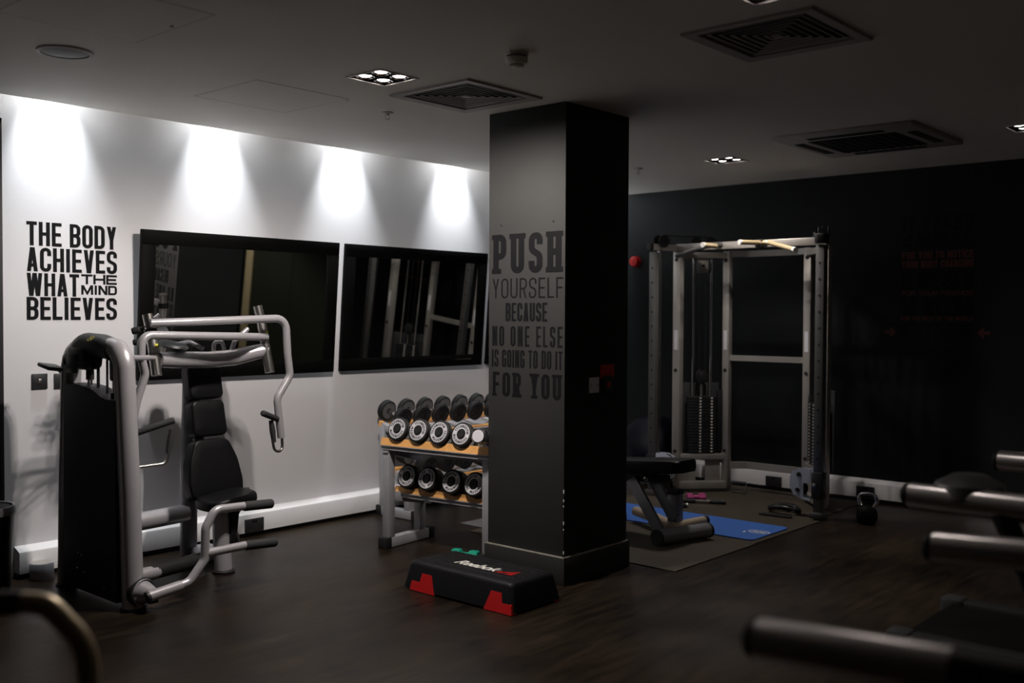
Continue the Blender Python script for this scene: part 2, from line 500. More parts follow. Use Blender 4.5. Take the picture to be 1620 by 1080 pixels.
def ceiling():
    holes = [(x - .118, x + .118, y - .118, y + .118) for x, y in quad_spots] + [(x - .24, x + .24, y - .24, y + .24) for x, y in diff_spots]
    xs = sorted({XB, XW} | {h[0] for h in holes} | {h[1] for h in holes})
    ys = sorted({YB, YS} | {h[2] for h in holes} | {h[3] for h in holes})
    g = G(); vv = {}
    def vert(x, y):
        if (x, y) not in vv: vv[(x, y)] = g.b.verts.new((x, y, ZC))
        return vv[(x, y)]
    for x0, x1 in zip(xs, xs[1:]):
        for y0, y1 in zip(ys, ys[1:]):
            cx, cy = (x0 + x1) / 2, (y0 + y1) / 2
            if any(h[0] < cx < h[1] and h[2] < cy < h[3] for h in holes): continue
            g.b.faces.new((vert(x0, y0), vert(x0, y1), vert(x1, y1), vert(x1, y0)))
    g.bx(XB, XW, YS - 0.012, YS, ZC, ZT)
    g.bx(XB, XW, YS - 0.012, YW + 0.1, ZT, ZT + 0.03)
    struct('ceiling', g, 'ceiling')
ceiling()

g = G()
g.bx(2.335, XW + 0.1, YW, YW + 0.12, 0, ZT)
g.bx(1.28, 2.335, YW, YW + 0.12, 2.525, ZT)
g.bx(XB, 1.28, YW, YW + 0.12, 0, ZT)
struct('wall_white', g, 'white_wall')
g = G(); g.bx(XW, XW + 0.12, YB, YW + 0.12, 0, ZT); struct('wall_dark', g, 'dark_wall')
g = G(); g.bx(XB - 0.12, XB, YB, YW + 0.12, 0, ZT); struct('wall_rear', g, 'dark_wall')
g = G(); g.bx(XB - 0.12, XW + 0.12, YB - 0.12, YB, 0, ZT); struct('wall_side', g, 'dark_wall')

# doorway at the left end of the white wall
g = G(); g.bx(1.30, 2.315, YW + 0.05, YW + 0.09, 0.005, 2.505, 0.003)
d1 = struct('door_1', g, 'black_gloss')
g = G()
for a in ((1.28, 1.30, 0, 2.525), (2.315, 2.335, 0, 2.525), (1.28, 2.335, 2.505, 2.525)):
    g.bx(a[0], a[1], YW - 0.006, YW + 0.11, a[2], a[3])
struct('door_frame', g, 'black', d1)
g = G(); g.tube([(1.38, YW + 0.05, 1.0), (1.38, YW, 1.0), (1.50, YW, 1.0)], 0.011, 0.02); struct('door_handle', g, 'steel', d1)
# door in the dark wall, seen in the mirror
g = G()
for y0, y1 in ((-.485, .412), (.418, 1.315)): g.bx(XW - 0.03, XW - 0.002, y0, y1, 0.005, 2.36, 0.003)
d2 = struct('door_2', g, 'green_door')
g = G()
for a in ((-.645, -.485, 0, 2.52), (1.315, 1.475, 0, 2.52), (-.645, 1.475, 2.36, 2.52)):
    g.bx(XW - 0.045, XW - 0.001, a[0], a[1], a[2], a[3], 0.004)
struct('door_frame', g, 'tan', d2)

# white trunking that runs along the foot of both walls
def trunk(name, x_fn, a0, a1):
    prof = [(0.0, 0.03), (0.07, 0.03), (0.07, 0.140), (0.066, 0.149), (0.0, 0.174)]
    g = G()
    dv = Vector(x_fn(a1, 0, 0)) - Vector(x_fn(a0, 0, 0))
    g.prism(prof, lambda u, v: x_fn(a0, u, v), dv)
    t = struct(name, g, 'trunk')
    g = G(); g.prism([(0, 0.0), (0.05, 0.0), (0.05, 0.03), (0, 0.03)], lambda u, v: x_fn(a0, u, v), dv)
    struct('base_strip', g, 'black', t)
    return t
trunk('baseboard_white', lambda a, u, v: (a, YW - 0.0005 - u, v), 2.385, 7.905)
trunk('baseboard_dark', lambda a, u, v: (XW - 0.0005 - u, a, v), 2.0, 5.695)

# the square column
CX0, CX1, CY0, CY1 = 4.31, 4.90, 3.42, 3.98
g = G(); g.bx(CX0, CX1, CY0, CY1, 0, ZC, 0.004)
col = struct('column', g, 'column')
g = G(); e = 0.014; g.bx(CX0 - e, CX1 + e, CY0 - e, CY1 + e, 0, 0.146, 0.002)
struct('skirting', g, 'column', col)
g = G()
for a in ((CX0 - e - .001, CX0 + .001, CY0 - e, CY1 + e), (CX1 - .001, CX1 + e, CY0 - e, CY1 + e), (CX0 - e, CX1 + e, CY0 - e, CY0 + .001), (CX0 - e, CX1 + e, CY1 - .001, CY1 + e)):
    g.bx(a[0], a[1], a[2], a[3], 0.146, 0.154, 0.001)
struct('skirting_lit_bead', g, 'lit_bead', col)  # lit top edge of the skirting, put into the colour
g = G()
for yy, zz in ((3.885, 1.975), (3.505, 1.977)):
    g.lathe([(0, 0), (0.006, 0), (0.006, 0.002), (0, 0.002)], (CX0 - 0.001, yy, zz), (-1, 0, 0), 10)
struct('screw_hole', g, 'black', col)
g = G()
for zz, hh in ((0.50, .02), (0.455, .014), (0.425, .01), (0.33, .018), (0.30, .008), (0.17, .016)):
    g.bx(CX0 - 0.001, CX0 + 0.004, CY0 - 0.001, CY0 + 0.004, zz, zz + hh)
struct('paint_chip', g, 'white_print', col)

# ------------------------------------------------------------------ lettering on walls and column
wl = lambda x0, z0: (lambda u, v: (x0 + u, YW - 0.0004, z0 + v))
wt = thing('wall_lettering', 'large black slogan THE BODY ACHIEVES WHAT THE MIND BELIEVES on the white wall', 'wall lettering', (2.73, YW, 1.7))
for txt, x0, x1, z0, z1, s in (('THE BODY', 2.465, 2.990, 1.843, 1.977, .165), ('ACHIEVES', 2.465, 2.992, 1.699, 1.833, .165), ('WHAT', 2.464, 2.762, 1.561, 1.690, .165),
                               ('THE', 2.774, 2.991, 1.635, 1.692, .25), ('MIND', 2.774, 2.991, 1.574, 1.629, .25), ('BELIEVES', 2.463, 2.990, 1.427, 1.556, .175)):
    for wp_ in text_words(txt, x1 - x0, z1 - z0, s, 0.075):
        obj('lettering_word', lettering(wp_, wl(x0, z0)), 'black_vinyl', wt)
ct = thing('column_lettering', 'dark slogan PUSH YOURSELF BECAUSE NO ONE ELSE on the square column', 'wall lettering', (CX0, 3.69, 1.5))
for txt, y0, y1, z0, z1, s, sl, gp in (('PUSH', 3.945, 3.445, 1.700, 1.923, .29, True, .15), ('YOURSELF', 3.951, 3.434, 1.561, 1.673, .095, False, .14),
                                       ('BECAUSE', 3.849, 3.543, 1.431, 1.535, .20, False, .07), ('NO ONE ELSE', 3.950, 3.436, 1.290, 1.404, .145, False, .14),
                                       ('IS GOING TO DO IT', 3.954, 3.435, 1.170, 1.270, .20, False, .07), ('FOR YOU', 3.945, 3.443, 1.004, 1.142, .28, True, .16)):
    for wp_ in text_words(txt, y0 - y1, z1 - z0, s, gp, sl, 0.26):
        obj('lettering_word', lettering(wp_, (lambda a, b: (lambda u, v: (CX0 - 0.0004, a - u, b + v)))(y0, z0)), 'navy_vinyl', ct)
dt = thing('dark_wall_lettering', 'black and red slogan IT TAKES 4 WEEKS on the dark wall beside the cable machine', 'wall lettering', (XW, 2.71, 1.7))
for txt, z0, z1, s, m in (('IT TAKES', 2.128, 2.245, .2, 0), ('4 WEEKS', 1.992, 2.112, .2, 0), ('FOR YOU TO NOTICE', 1.915, 1.972, .2, 1), ('YOUR BODY CHANGING', 1.845, 1.902, .2, 1),
                          ('8 WEEKS', 1.680, 1.815, .2, 0), ('FOR YOUR FRIENDS', 1.633, 1.667, .2, 1), ('12 WEEKS', 1.480, 1.618, .2, 0), ('FOR THE REST OF THE WORLD', 1.440, 1.472, .2, 1), ('NEVER GIVE UP', 1.285, 1.412, .2, 0)):
    for wp_ in text_words(txt, 0.535, z1 - z0, s, 0.08):
        obj('lettering_word', lettering(wp_, (lambda b: (lambda u, v: (XW - 0.0004, 2.983 - u, b + v)))(z0)), 'red_vinyl' if m else 'black_vinyl', dt)
for y0, sg in ((3.114, -1), (2.325, 1)):
    g = G()
    for poly in ([(0, -.012), (.05, -.012), (.05, .012), (0, .012)], [(.045, -.045), (.095, 0), (.045, .045)]):
        g.b.faces.new([g.b.verts.new((XW - 0.0004, y0 + sg * u, 1.35 + v)) for u, v in poly])
    obj('arrow_mark', g, 'red_vinyl', dt)

# ------------------------------------------------------------------ ceiling fittings
def sq_ring(g, c, prof):
    loops = []
    for h, z in prof:
        loops.append([g.b.verts.new((c[0] + sx * h, c[1] + sy * h, z)) for sx, sy in ((-1, -1), (1, -1), (1, 1), (-1, 1))])
    n = len(loops)
    for i in range(n):
        A, B = loops[i], loops[(i + 1) % n]
        for k in range(4):
            g.b.faces.new((A[k], A[(k + 1) % 4], B[(k + 1) % 4], B[k]))

def spot(name, loc, aim, watts, size, blend, rad, col, parent):
    l = bpy.data.lights.new(name, 'SPOT')
    l.energy = watts; l.spot_size = R(size); l.spot_blend = blend; l.shadow_soft_size = rad; l.color = col
    o = bpy.data.objects.new(name, l)
    C.objects.link(o)
    o.parent = parent; o.matrix_parent_inverse = Matrix.Translation(-parent.location)
    o.location = loc
    o.rotation_euler = (Vector(aim) - Vector(loc)).to_track_quat('-Z', 'Y').to_euler()
    return o

ql = ['lit four-lamp square downlight on the ceiling between the column and the white wall', 'lit four-lamp square downlight on the ceiling above the cable machine',
      'square downlight cut by the right edge of the photo, one bright lamp showing', 'unseen four-lamp downlight added over the open floor to light the handrails',
      'unseen four-lamp downlight added to light the door in the dark wall', 'unseen four-lamp downlight added over the running machines to light their rails']
qw = [1.0, 0.34, 0.02, 0.034, 0.36, 0.10]
for i, (x, y) in enumerate(quad_spots):
    t = thing('downlight', ql[i], 'ceiling light', (x, y, ZC), 'square four-lamp downlights')
    g = G(); sq_ring(g, (x, y), [(.128, ZC - .0005), (.126, ZC - .005), (.116, ZC - .005), (.116, ZC + .004)]); obj('trim_frame', g, 'white_plastic', t)
    g = G(); sq_ring(g, (x, y), [(.1175, ZC), (.1175, ZC + .09), (.1155, ZC + .09), (.1155, ZC)])
    g.bx(x - .117, x + .117, y - .117, y + .117, ZC + .09, ZC + .094)
    g.bx(x - .004, x + .004, y - .115, y + .115, ZC + .004, ZC + .02); g.bx(x - .115, x + .115, y - .004, y + .004, ZC + .004, ZC + .02)
    obj('housing', g, 'black', t)
    for sx, sy in ((-1, -1), (1, -1), (1, 1), (-1, 1)):
        bx_, by_ = x + sx * .058, y + sy * .058
        g = G(); g.lathe([(.050, ZC + .0005), (.050, ZC + .05), (.047, ZC + .05), (.031, ZC + .008), (.046, ZC + .0005)], (bx_, by_, 0), (0, 0, 1), 24)
        rf = obj('lamp_reflector', g, 'chrome', t)
        g = G(); g.lathe([(0, ZC + .003), (.022, ZC + .004), (.031, ZC + .008), (0, ZC + .03)], (bx_, by_, 0), (0, 0, 1), 24)
        obj('bulb', g, 'bulb', rf)
        spot('bulb_light', (bx_, by_, ZC - .004), (bx_ + sx * .02, by_ + sy * .02, 0), QUAD_W * qw[i], (172, 112, 90, 120, 120, 120)[i], 0.42, 0.018, (1.0, 0.91, 0.84), t)

for i, (x, y) in enumerate(diff_spots):
    t = thing('air_diffuser', ['square louvred air diffuser on the ceiling just left of the column top', 'square louvred air diffuser at the top of the photo, right of the smoke alarm'][i], 'air vent', (x, y, ZC), 'square air diffusers')
    g = G(); sq_ring(g, (x, y), [(.285, ZC - .0005), (.283, ZC - .012), (.235, ZC - .008), (.235, ZC + .01)]); obj('frame', g, 'grille', t)
    g = G(); g.bx(x - .242, x + .242, y - .242, y + .242, ZC + .05, ZC + .06)
    sq_ring(g, (x, y), [(.243, ZC), (.243, ZC + .055), (.2405, ZC + .055), (.2405, ZC)]); obj('duct', g, 'duct', t)
    for k in range(6):
        h = .036 + k * .0335
        g = G(); sq_ring(g, (x, y), [(h - .004, ZC - .0012), (h + .001, ZC - .0050), (h + .0055, ZC - .0050), (h + .0055, ZC - .0036), (h - .002, ZC + .0002)]); obj('louvre', g, 'grille', t)
    g = G(); g.bx(x - .02, x + .02, y - .02, y + .02, ZC - .006, ZC + .002, 0.002); obj('centre_plate', g, 'grille', t)

x, y = 6.47, 2.645
t = thing('air_conditioner', 'wide square ceiling air conditioner cassette over the dark wall side', 'air conditioner', (x, y, ZC))
g = G(); g.bx(x - .455, x + .455, y - .445, y + .445, ZC - .028, ZC - .0005, 0.006); obj('panel', g, 'grille', t)
g = G()
for k in range(9):
    yy = y - .24 + k * .06
    g.bx(x - .27, x + .27, yy - .006, yy + .006, ZC - .036, ZC - .0285)
g.bx(x - .28, x + .28, y - .28, y + .28, ZC - .031, ZC - .0283); obj('intake_grille', g, 'duct', t)
for dx, dy, sx, sy in ((-.365, 0, .03, .24), (.365, 0, .03, .24), (0, -.365, .24, .03), (0, .365, .24, .03)):
    g = G(); g.bx(x + dx - sx, x + dx + sx, y + dy - sy, y + dy + sy, ZC - .0315, ZC - .0283, 0.001); obj('air_slot', g, 'duct', t)

t = thing('ceiling_speaker', 'round grey mesh speaker set into the ceiling at top left', 'speaker', (2.08, 4.465, ZC))
g = G(); g.lathe([(.117, -.0005), (.115, -.006), (.100, -.009), (.098, -.004), (.098, -.0005)], (2.08, 4.465, ZC), (0, 0, 1), 40); obj('rim', g, 'grille', t)
g = G(); g.lathe([(.098, -.004), (.07, -.010), (.03, -.013), (0, -.0135)], (2.08, 4.465, ZC), (0, 0, 1), 40); obj('mesh_cover', g, 'speaker', t)

t = thing('smoke_detector', 'cream round smoke alarm hanging from the ceiling', 'smoke detector', (3.385, 2.965, ZC))
o = (3.385, 2.965, ZC)
g = G(); g.lathe([(0, -.0005), (.050, -.0005), (.051, -.012), (.047, -.015)], o, (0, 0, 1), 36); g.lathe([(.047, -.021), (.050, -.023), (.050, -.040), (.043, -.048), (.030, -.050), (0, -.050)], o, (0, 0, 1), 36); obj('body', g, 'cream_plastic', t)
g = G(); g.lathe([(.045, -.014), (.045, -.022)], o, (0, 0, 1), 36); obj('vent_band', g, 'black', t)
g = G(); g.lathe([(.028, -.050), (.027, -.058), (.018, -.064), (0, -.065)], o, (0, 0, 1), 24)
for k in range(16):
    an = k * PI / 8; g.box((o[0] + .028 * math.cos(an), o[1] + .028 * math.sin(an), ZC - .055), (.004, .002, .010), Matrix.Rotation(an, 3, 'Z'))
obj('sensor_cage', g, 'cream_plastic', t)

for i, (x, y) in enumerate(((3.898, 4.389), (6.614, 4.528))):
    t = thing('sprinkler', ['small chrome sprinkler head on the ceiling left of the column', 'small chrome sprinkler head on the ceiling just right of the column'][i], 'sprinkler', (x, y, ZC), 'ceiling sprinklers')
    o = (x, y, ZC)
    g = G(); g.lathe([(.036, -.0005), (.034, -.005), (.014, -.009), (0, -.009)], o, (0, 0, 1), 28); obj('escutcheon', g, 'white_plastic', t)
    g = G(); g.lathe([(.010, -.008), (.010, -.018), (0, -.018)], o, (0, 0, 1), 14)
    g.tube([(x - .009, y, ZC - .016), (x - .012, y, ZC - .03), (x, y, ZC - .042)], .0025, 0, 8); g.tube([(x + .009, y, ZC - .016), (x + .012, y, ZC - .03), (x, y, ZC - .042)], .0025, 0, 8); obj('frame_arm', g, 'steel', t)
    g = G(); g.lathe([(0, -.041), (.016, -.042), (.016, -.044), (0, -.044)], o, (0, 0, 1), 18); obj('deflector', g, 'steel', t)

for i, (x0, x1, y0, y1) in enumerate(((2.94, 3.52, 4.27, 4.84), (1.63, 2.205, 3.47, 4.08))):
    g = G(); sq = [(x0, x1, y0, y0 + .004), (x0, x1, y1 - .004, y1), (x0, x0 + .004, y0, y1), (x1 - .004, x1, y0, y1)]
    for q in sq: g.bx(q[0], q[1], q[2], q[3], ZC - .0012, ZC - .0002)
    t = thing('access_hatch', ['flush access hatch outline on the ceiling over the first mirror', 'flush access hatch outline on the ceiling beside the round speaker'][i], 'access hatch', ((x0 + x1) / 2, (y0 + y1) / 2, ZC), 'ceiling access hatches')
    obj('hatch_outline', g, 'grille', t)
    g = G(); g.bx(x0 + .004, x1 - .004, y0 + .004, y1 - .004, ZC - .0007, ZC - .0002); obj('hatch_panel', g, 'ceiling', t)
    if i == 1:
        g = G(); g.lathe([(0, 0), (.008, 0), (.008, -.003), (0, -.003)], (x1 - .03, y0 + .27, ZC - .0008), (0, 0, 1), 12); obj('hatch_lock', g, 'black', t)

# wall washers inside the slot above the white wall
for i, x in enumerate((2.60, 3.655, 4.70, 5.80, 6.80, 7.70)):
    t = thing('wall_washer', 'recessed lamp in the ceiling slot washing the white wall, ' + ['near the doorway', 'above the first mirror', 'above the gap between mirrors', 'beside the column', 'behind the column', 'in the far corner'][i], 'ceiling light', (x, 5.61, ZT), 'wall washers in the ceiling slot')
    g = G(); g.lathe([(.034, -.0), (.034, -.05), (.030, -.05), (.022, -.02)], (x, 5.61, ZT), (0, 0, 1), 20); obj('lamp_housing', g, 'black', t)
    g = G(); g.lathe([(0, -.026), (.022, -.026), (.022, -.02), (0, -.02)], (x, 5.61, ZT), (0, 0, 1), 16); obj('bulb', g, 'wash_bulb', t)
    spot('wash_light', (x, 5.61, ZT - .055), (x, 5.77, 2.22), WASH_W, 54, 1.0, 0.035, (0.95, 0.98, 1.0), t)
    spot('wash_spill', (x, 5.61, ZT - .055), (x, 5.66, 1.2), WASH_W * .11, 140, 1.0, 0.03, (0.95, 0.98, 1.0), t)

# ------------------------------------------------------------------ mirrors
def mirror(x0, x1, label):
    z0, z1 = 1.06, 1.972
    W, Hh = x1 - x0, z1 - z0
    t = thing('wall_mirror', label, 'mirror', ((x0 + x1) / 2, YW - 0.060, (z0 + z1) / 2), 'black framed mirrors on the white wall')
    f = .088
    g = G()
    for a in ((-W / 2, W / 2, Hh / 2 - f, Hh / 2), (-W / 2, W / 2, -Hh / 2, -Hh / 2 + f), (-W / 2, -W / 2 + f, -Hh / 2 + f, Hh / 2 - f), (W / 2 - f, W / 2, -Hh / 2 + f, Hh / 2 - f)):
        g.bx(a[0], a[1], -.018, .018, a[2], a[3], 0.003)
    obj('frame', g, 'frame_black', t, local=True)
    g = G(); g.bx(-W / 2 + f - .003, W / 2 - f + .003, -.006, .004, -Hh / 2 + f - .003, Hh / 2 - f + .003); obj('glass', g, 'mirror', t, local=True)
    t.rotation_euler = (R(4.4), 0, R(-0.5))
    return t
mirror(3.102, 4.578, 'black framed mirror behind the chest press, leftmost of the mirrors')
m2 = mirror(4.654, 6.113, 'black framed mirror between the column and the chest press mirror')
g = G(); g.bx(0.42, 0.60, -.0205, -.0182, -.4055, -.398); obj('maker_strip', g, 'steel', m2, local=True)
mirror(6.19, 7.66, 'black framed mirror mostly hidden behind the column')

# ------------------------------------------------------------------ plates, sockets, alarm
def plate(name, label, cat, pos, nrm, wd, ht, m, group=None, sockets=0, rocker=False):
    """pos on the wall plane, nrm 'y' (white wall) or 'x' (dark wall)"""
    t = thing(name, label, cat, pos, group)
    t.rotation_euler = (0, 0, 0 if nrm == 'y' else -PI / 2)
    g = G(); g.box((0, -.005, 0), (wd, .009, ht), None, 0.002); obj('face_plate', g, m, t, local=True)
    if sockets:
        for sx in (-.036, .036):
            g = G()
            for dx, dz, a, b in ((0, .008, .005, .012), (-.011, -.014, .010, .005), (.011, -.014, .010, .005)):
                g.box((sx + dx, -.0097, dz), (a, .0012, b))
            obj('socket_holes', g, 'black', t, local=True)
            g = G(); g.box((sx * .28, -.011, .027), (.012, .005, .018), None, .001); obj('switch', g, 'black_gloss', t, local=True)
    if rocker:
        g = G(); g.box((0, -.011, 0), (.018, .005, .026), None, .001); obj('rocker', g, 'steel', t, local=True)
    return t
plate('light_switch', 'small dark square light switch on the white wall under BELIEVES', 'light switch', (2.530, YW, 1.083), 'y', .086, .086, 'socket', 'dark light switches', 0, True)
plate('light_switch', 'small dark light switch half hidden behind the chest press tower', 'light switch', (2.655, YW, 1.080), 'y', .086, .086, 'socket', 'dark light switches', 0, True)
plate('wall_socket', 'dark double socket in the white trunking beside the chest press seat', 'socket', (3.896, YW - .0705, .077), 'y', .146, .086, 'socket', 'dark double sockets', 1)
plate('wall_socket', 'dark double socket in the trunking behind the cable machine', 'socket', (XW - .0705, 4.012, .073), 'x', .146, .086, 'socket', 'dark double sockets', 1)
plate('wall_socket', 'dark double socket in the trunking behind the kettlebell', 'socket', (XW - .0705, 3.22, .078), 'x', .146, .086, 'socket', 'dark double sockets', 1)
t = plate('blank_plate', 'small white blank plate on the dark side of the column', 'wall plate', (4.568, CY0, 1.077), 'y', .088, .086, 'white_plastic')
g = G()
for sx in (-.03, .03): g.lathe([(.004, 0), (.004, .002), (0, .002)], (sx, -.0095, 0), (0, -1, 0), 10)
obj('screw', g, 'socket', t, local=True)
t = thing('emergency_switch', 'dark plate with small red emergency button below the red sign', 'emergency switch', (4.692, CY0, 1.075))
g = G(); g.box((0, -.008, 0), (.078, .016, .10), None, .003); obj('housing', g, 'cap', t, local=True)
g = G(); g.box((0, -.018, 0), (.030, .006, .030), None, .002); obj('button', g, 'red_sign', t, local=True)
t = thing('emergency_sign', 'small plain red sign on the dark side of the column', 'sign', (4.695, CY0, 1.150))
g = G(); g.box((0, -.003, 0), (.130, .005, .075), None, .001); obj('sign_board', g, 'red_sign', t, local=True)
g = G(); g.box((0, -.0062, -.008), (.104, .0012, .013)); obj('printed_line', g, 'red', t, local=True)
t = thing('fire_sounder', 'round red fire alarm sounder on the dark wall beside the column', 'fire alarm', (XW, 5.475, 1.978))
g = G(); g.lathe([(0, 0), (.052, 0), (.052, .02), (.046, .05), (.040, .062), (.028, .064), (.028, .058), (0, .058)], (0, 0, 0), (-1, 0, 0), 32); obj('body', g, 'red', t, local=True)
g = G(); g.lathe([(.016, .058), (.016, .066), (.010, .068), (0, .068)], (0, 0, 0), (-1, 0, 0), 20); obj('centre_cap', g, 'red', t, local=True)

# ------------------------------------------------------------------ chest press machine
cp = thing('chest_press_machine', 'grey chest press machine with black pads standing before the white wall', 'gym machine', (2.9, 5.0, 0))
TX = 2.52
# weight tower: two legs joined by an arch
g = G(); g.tube([(TX, 4.715, 0.012), (TX, 4.745, 0.6), (TX, 4.80, 1.283), (TX, 4.98, 1.295)], .052, .17, 20, flat=1.0); obj('front_leg', g, 'silver', cp)
g = G(); g.tube([(TX, 5.415, 0.012), (TX, 5.395, 0.6), (TX, 5.355, 1.268), (TX, 5.14, 1.295)], .052, .20, 20); obj('rear_leg', g, 'silver', cp)
for yy in (4.715, 5.415):
    g = G(); g.lathe([(0, 0), (.060, 0), (.062, .008), (.054, .014), (0, .014)], (TX, yy, 0.0), (0, 0, 1), 28); obj('foot_cap', g, 'rubber', cp)
cpts = fillet([(TX, 4.885, 1.278), (TX, 4.99, 1.297), (TX, 5.20, 1.304), (TX, 5.34, 1.215)], [0, .5, .16, 0], 9)
g = G(); g.tube(cpts, [.0535 + .0085 * math.sin(PI * (i + .6) / len(cpts)) ** .4 for i in range(len(cpts))], 0, 24)
g.box((TX - .010, 5.185, 1.238), (.112, .20, .13), None, .032, 3)
cv = obj('top_cover', g, 'cap', cp)
g = G(); g.box((TX - .066, 5.215, 1.205), (.008, .115, .10), None, .003); obj('cover_plate', g, 'cap', cv)
bn_ = Vector((-.74, 0, .67)).normalized()
bc_ = Vector((TX, (2.475, 5.038, 1.293)[1], 1.295)) + bn_ * .0645
bu_, bv_ = Vector((0, -1, 0)), Vector((.67, 0, .74)).normalized()
g = G()
pts = [(-.019, -.011), (-.021, .004), (-.012, .012), (.006, .011), (.021, .004), (.012, -.010), (-.006, -.013)]
for i_, p in enumerate(ribbon(pts, .004, .004, True) + ribbon([(-.010, 0), (.010, -.001)], .010, .009)):
    g.b.faces.new([g.b.verts.new(bc_ + bu_ * u * 1.2 + bv_ * v * 1.2 + bn_ * (i_ * 1e-5)) for u, v in p])
obj('maker_badge', g, 'yellow', cv)
g = G(); g.lathe([(.052, -.012), (.058, -.014), (.058, .014), (.052, .012)], (TX, 5.10, 1.235), (1, 0, 0), 28); g.lathe([(0, -.01), (.053, -.01), (.053, .01), (0, .01)], (TX, 5.10, 1.235), (1, 0, 0), 28); obj('cable_pulley', g, 'rubber', cp)
# weight stack shroud with a wavy top
top = [(4.785, 1.035), (4.86, 1.035), (4.93, 1.045), (5.00, 1.072), (5.08, 1.088), (5.18, 1.096), (5.33, 1.096)]
poly = [(5.345, .03), (4.775, .03)] + top
g = G(); g.prism(poly, lambda u, v: (TX - .055, u, v), (.11, 0, 0)); sh = obj('weight_shroud', g, 'shroud', cp)
g = G()
for yy, zz in ((5.18, .22), (5.14, .215), (5.19, .14), (5.11, .13), (4.9, .08)):
    g.lathe([(0, 0), (.005, 0), (.004, .003), (0, .003)], (TX - .0548, yy, zz), (-1, 0, 0), 8)
obj('screw', g, 'steel', sh)
for yy, zt, rr, m in ((5.165, 1.21, .006, 'steel'), (5.135, 1.22, .006, 'steel'), (5.06, 1.25, .008, 'black'), (4.965, 1.25, .006, 'black'), (4.90, 1.16, .007, 'steel'), (4.88, 1.16, .007, 'steel')):
    g = G(); g.cyl((TX, yy, 1.02), (TX, yy, zt), rr, n=10); obj('guide_rod', g, m, cp)
g = G(); g.cyl((TX, 5.15, 1.12), (TX, 5.15, 1.20), .020, n=14); obj('rod_block', g, 'black', cp)
g = G(); g.rod((TX, 4.89, 1.125), (TX, 4.895, 1.262), .023); obj('rod_sleeve', g, 'silver_dark', cp)
g = G(); g.cyl((TX, 4.89, 1.03), (TX, 4.89, 1.065), .02, n=14); obj('rod_stop', g, 'black', cp)
g = G(); g.box((2.60, 4.90, 1.16), (.03, .06, .10), None, .006); obj('blue_tag', g, 'navy', cp)
# small tray on the far side of the tower
g = G(); g.box((2.445, 5.425, 1.178), (.10, .14, .022), Matrix.Rotation(R(8), 3, 'Y') @ Matrix.Rotation(R(8), 3, 'X'), .008); g.cyl((2.47, 5.40, 1.17), (2.51, 5.39, 1.12), .012); obj('accessory_tray', g, 'cap', cp)

# base tubes
g = G(); g.tube([(TX, 5.40, .27), (3.24, 5.43, .285)], .052, 0, 20); g2 = obj('rear_tube', g, 'silver', cp)
g = G(); g.tube([(TX + .03, 5.02, .075), (2.799, 5.038, 0.075), (3.19, 5.14, .075)], .037, 0, 18); obj('base_tube', g, 'silver', cp)
g = G(); g.tube([(2.795, 5.043, 0.075), (3.139, 5.108, 0.075)], .040, 0, 18); obj('rubber_sleeve', g, 'rubber', cp)
# back column
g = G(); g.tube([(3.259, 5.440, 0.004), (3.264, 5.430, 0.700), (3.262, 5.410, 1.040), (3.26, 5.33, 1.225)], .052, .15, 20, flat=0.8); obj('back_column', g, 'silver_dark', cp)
g = G(); g.box((3.33, 5.36, .045), (.16, .20, .07), None, .02); obj('column_foot', g, 'silver', cp)
# pads (reclined)
def cushion(g, outline, th, ins=(.016, .010)):
    """upholstered slab: outline of 2D points, face towards -y, softly rounded edges"""
    n = len(outline)
    cx = sum(p[0] for p in outline) / n; cz = sum(p[1] for p in outline) / n
    ex = max(abs(p[0] - cx) for p in outline); ez = max(abs(p[1] - cz) for p in outline)
    prof = []
    a, b = ins
    for k in range(4): an = k / 3 * PI / 2; prof.append((b * (1 - math.sin(an)), th / 2 - b * (1 - math.cos(PI / 2 - an)) - 0 if False else th / 2 - b + b * math.cos(an)))
    for k in range(6): an = k / 5 * PI / 2; prof.append((a * (1 - math.cos(an)), -th / 2 + a - a * math.sin(an)))
    prof += [(a + .02, -th / 2 - .004), (a + .045, -th / 2 - .006)]
    loops = []
    for i_, y in prof:
        loops.append([g.b.verts.new((cx + (x - cx) * (1 - i_ / ex), y, cz + (z - cz) * (1 - i_ / ez))) for x, z in outline])
    for A, B in zip(loops, loops[1:]):
        for k in range(n): g.b.faces.new((A[k], A[(k + 1) % n], B[(k + 1) % n], B[k]))
    g.b.faces.new(loops[-1]); g.b.faces.new(loops[0])
def round_poly(pts, r):
    """rounded closed polygon; pts may carry their own radius"""
    m = ((pts[0][0] + pts[-1][0]) / 2, (pts[0][1] + pts[-1][1]) / 2)
    rr = [0] + [p[2] if len(p) > 2 else r for p in pts] + [0]
    q = fillet([(m[0], m[1], 0)] + [(p[0], p[1], 0) for p in pts] + [(m[0], m[1], 0)], rr, 6)
    return [(v.x, v.y) for v in q[:-1]]
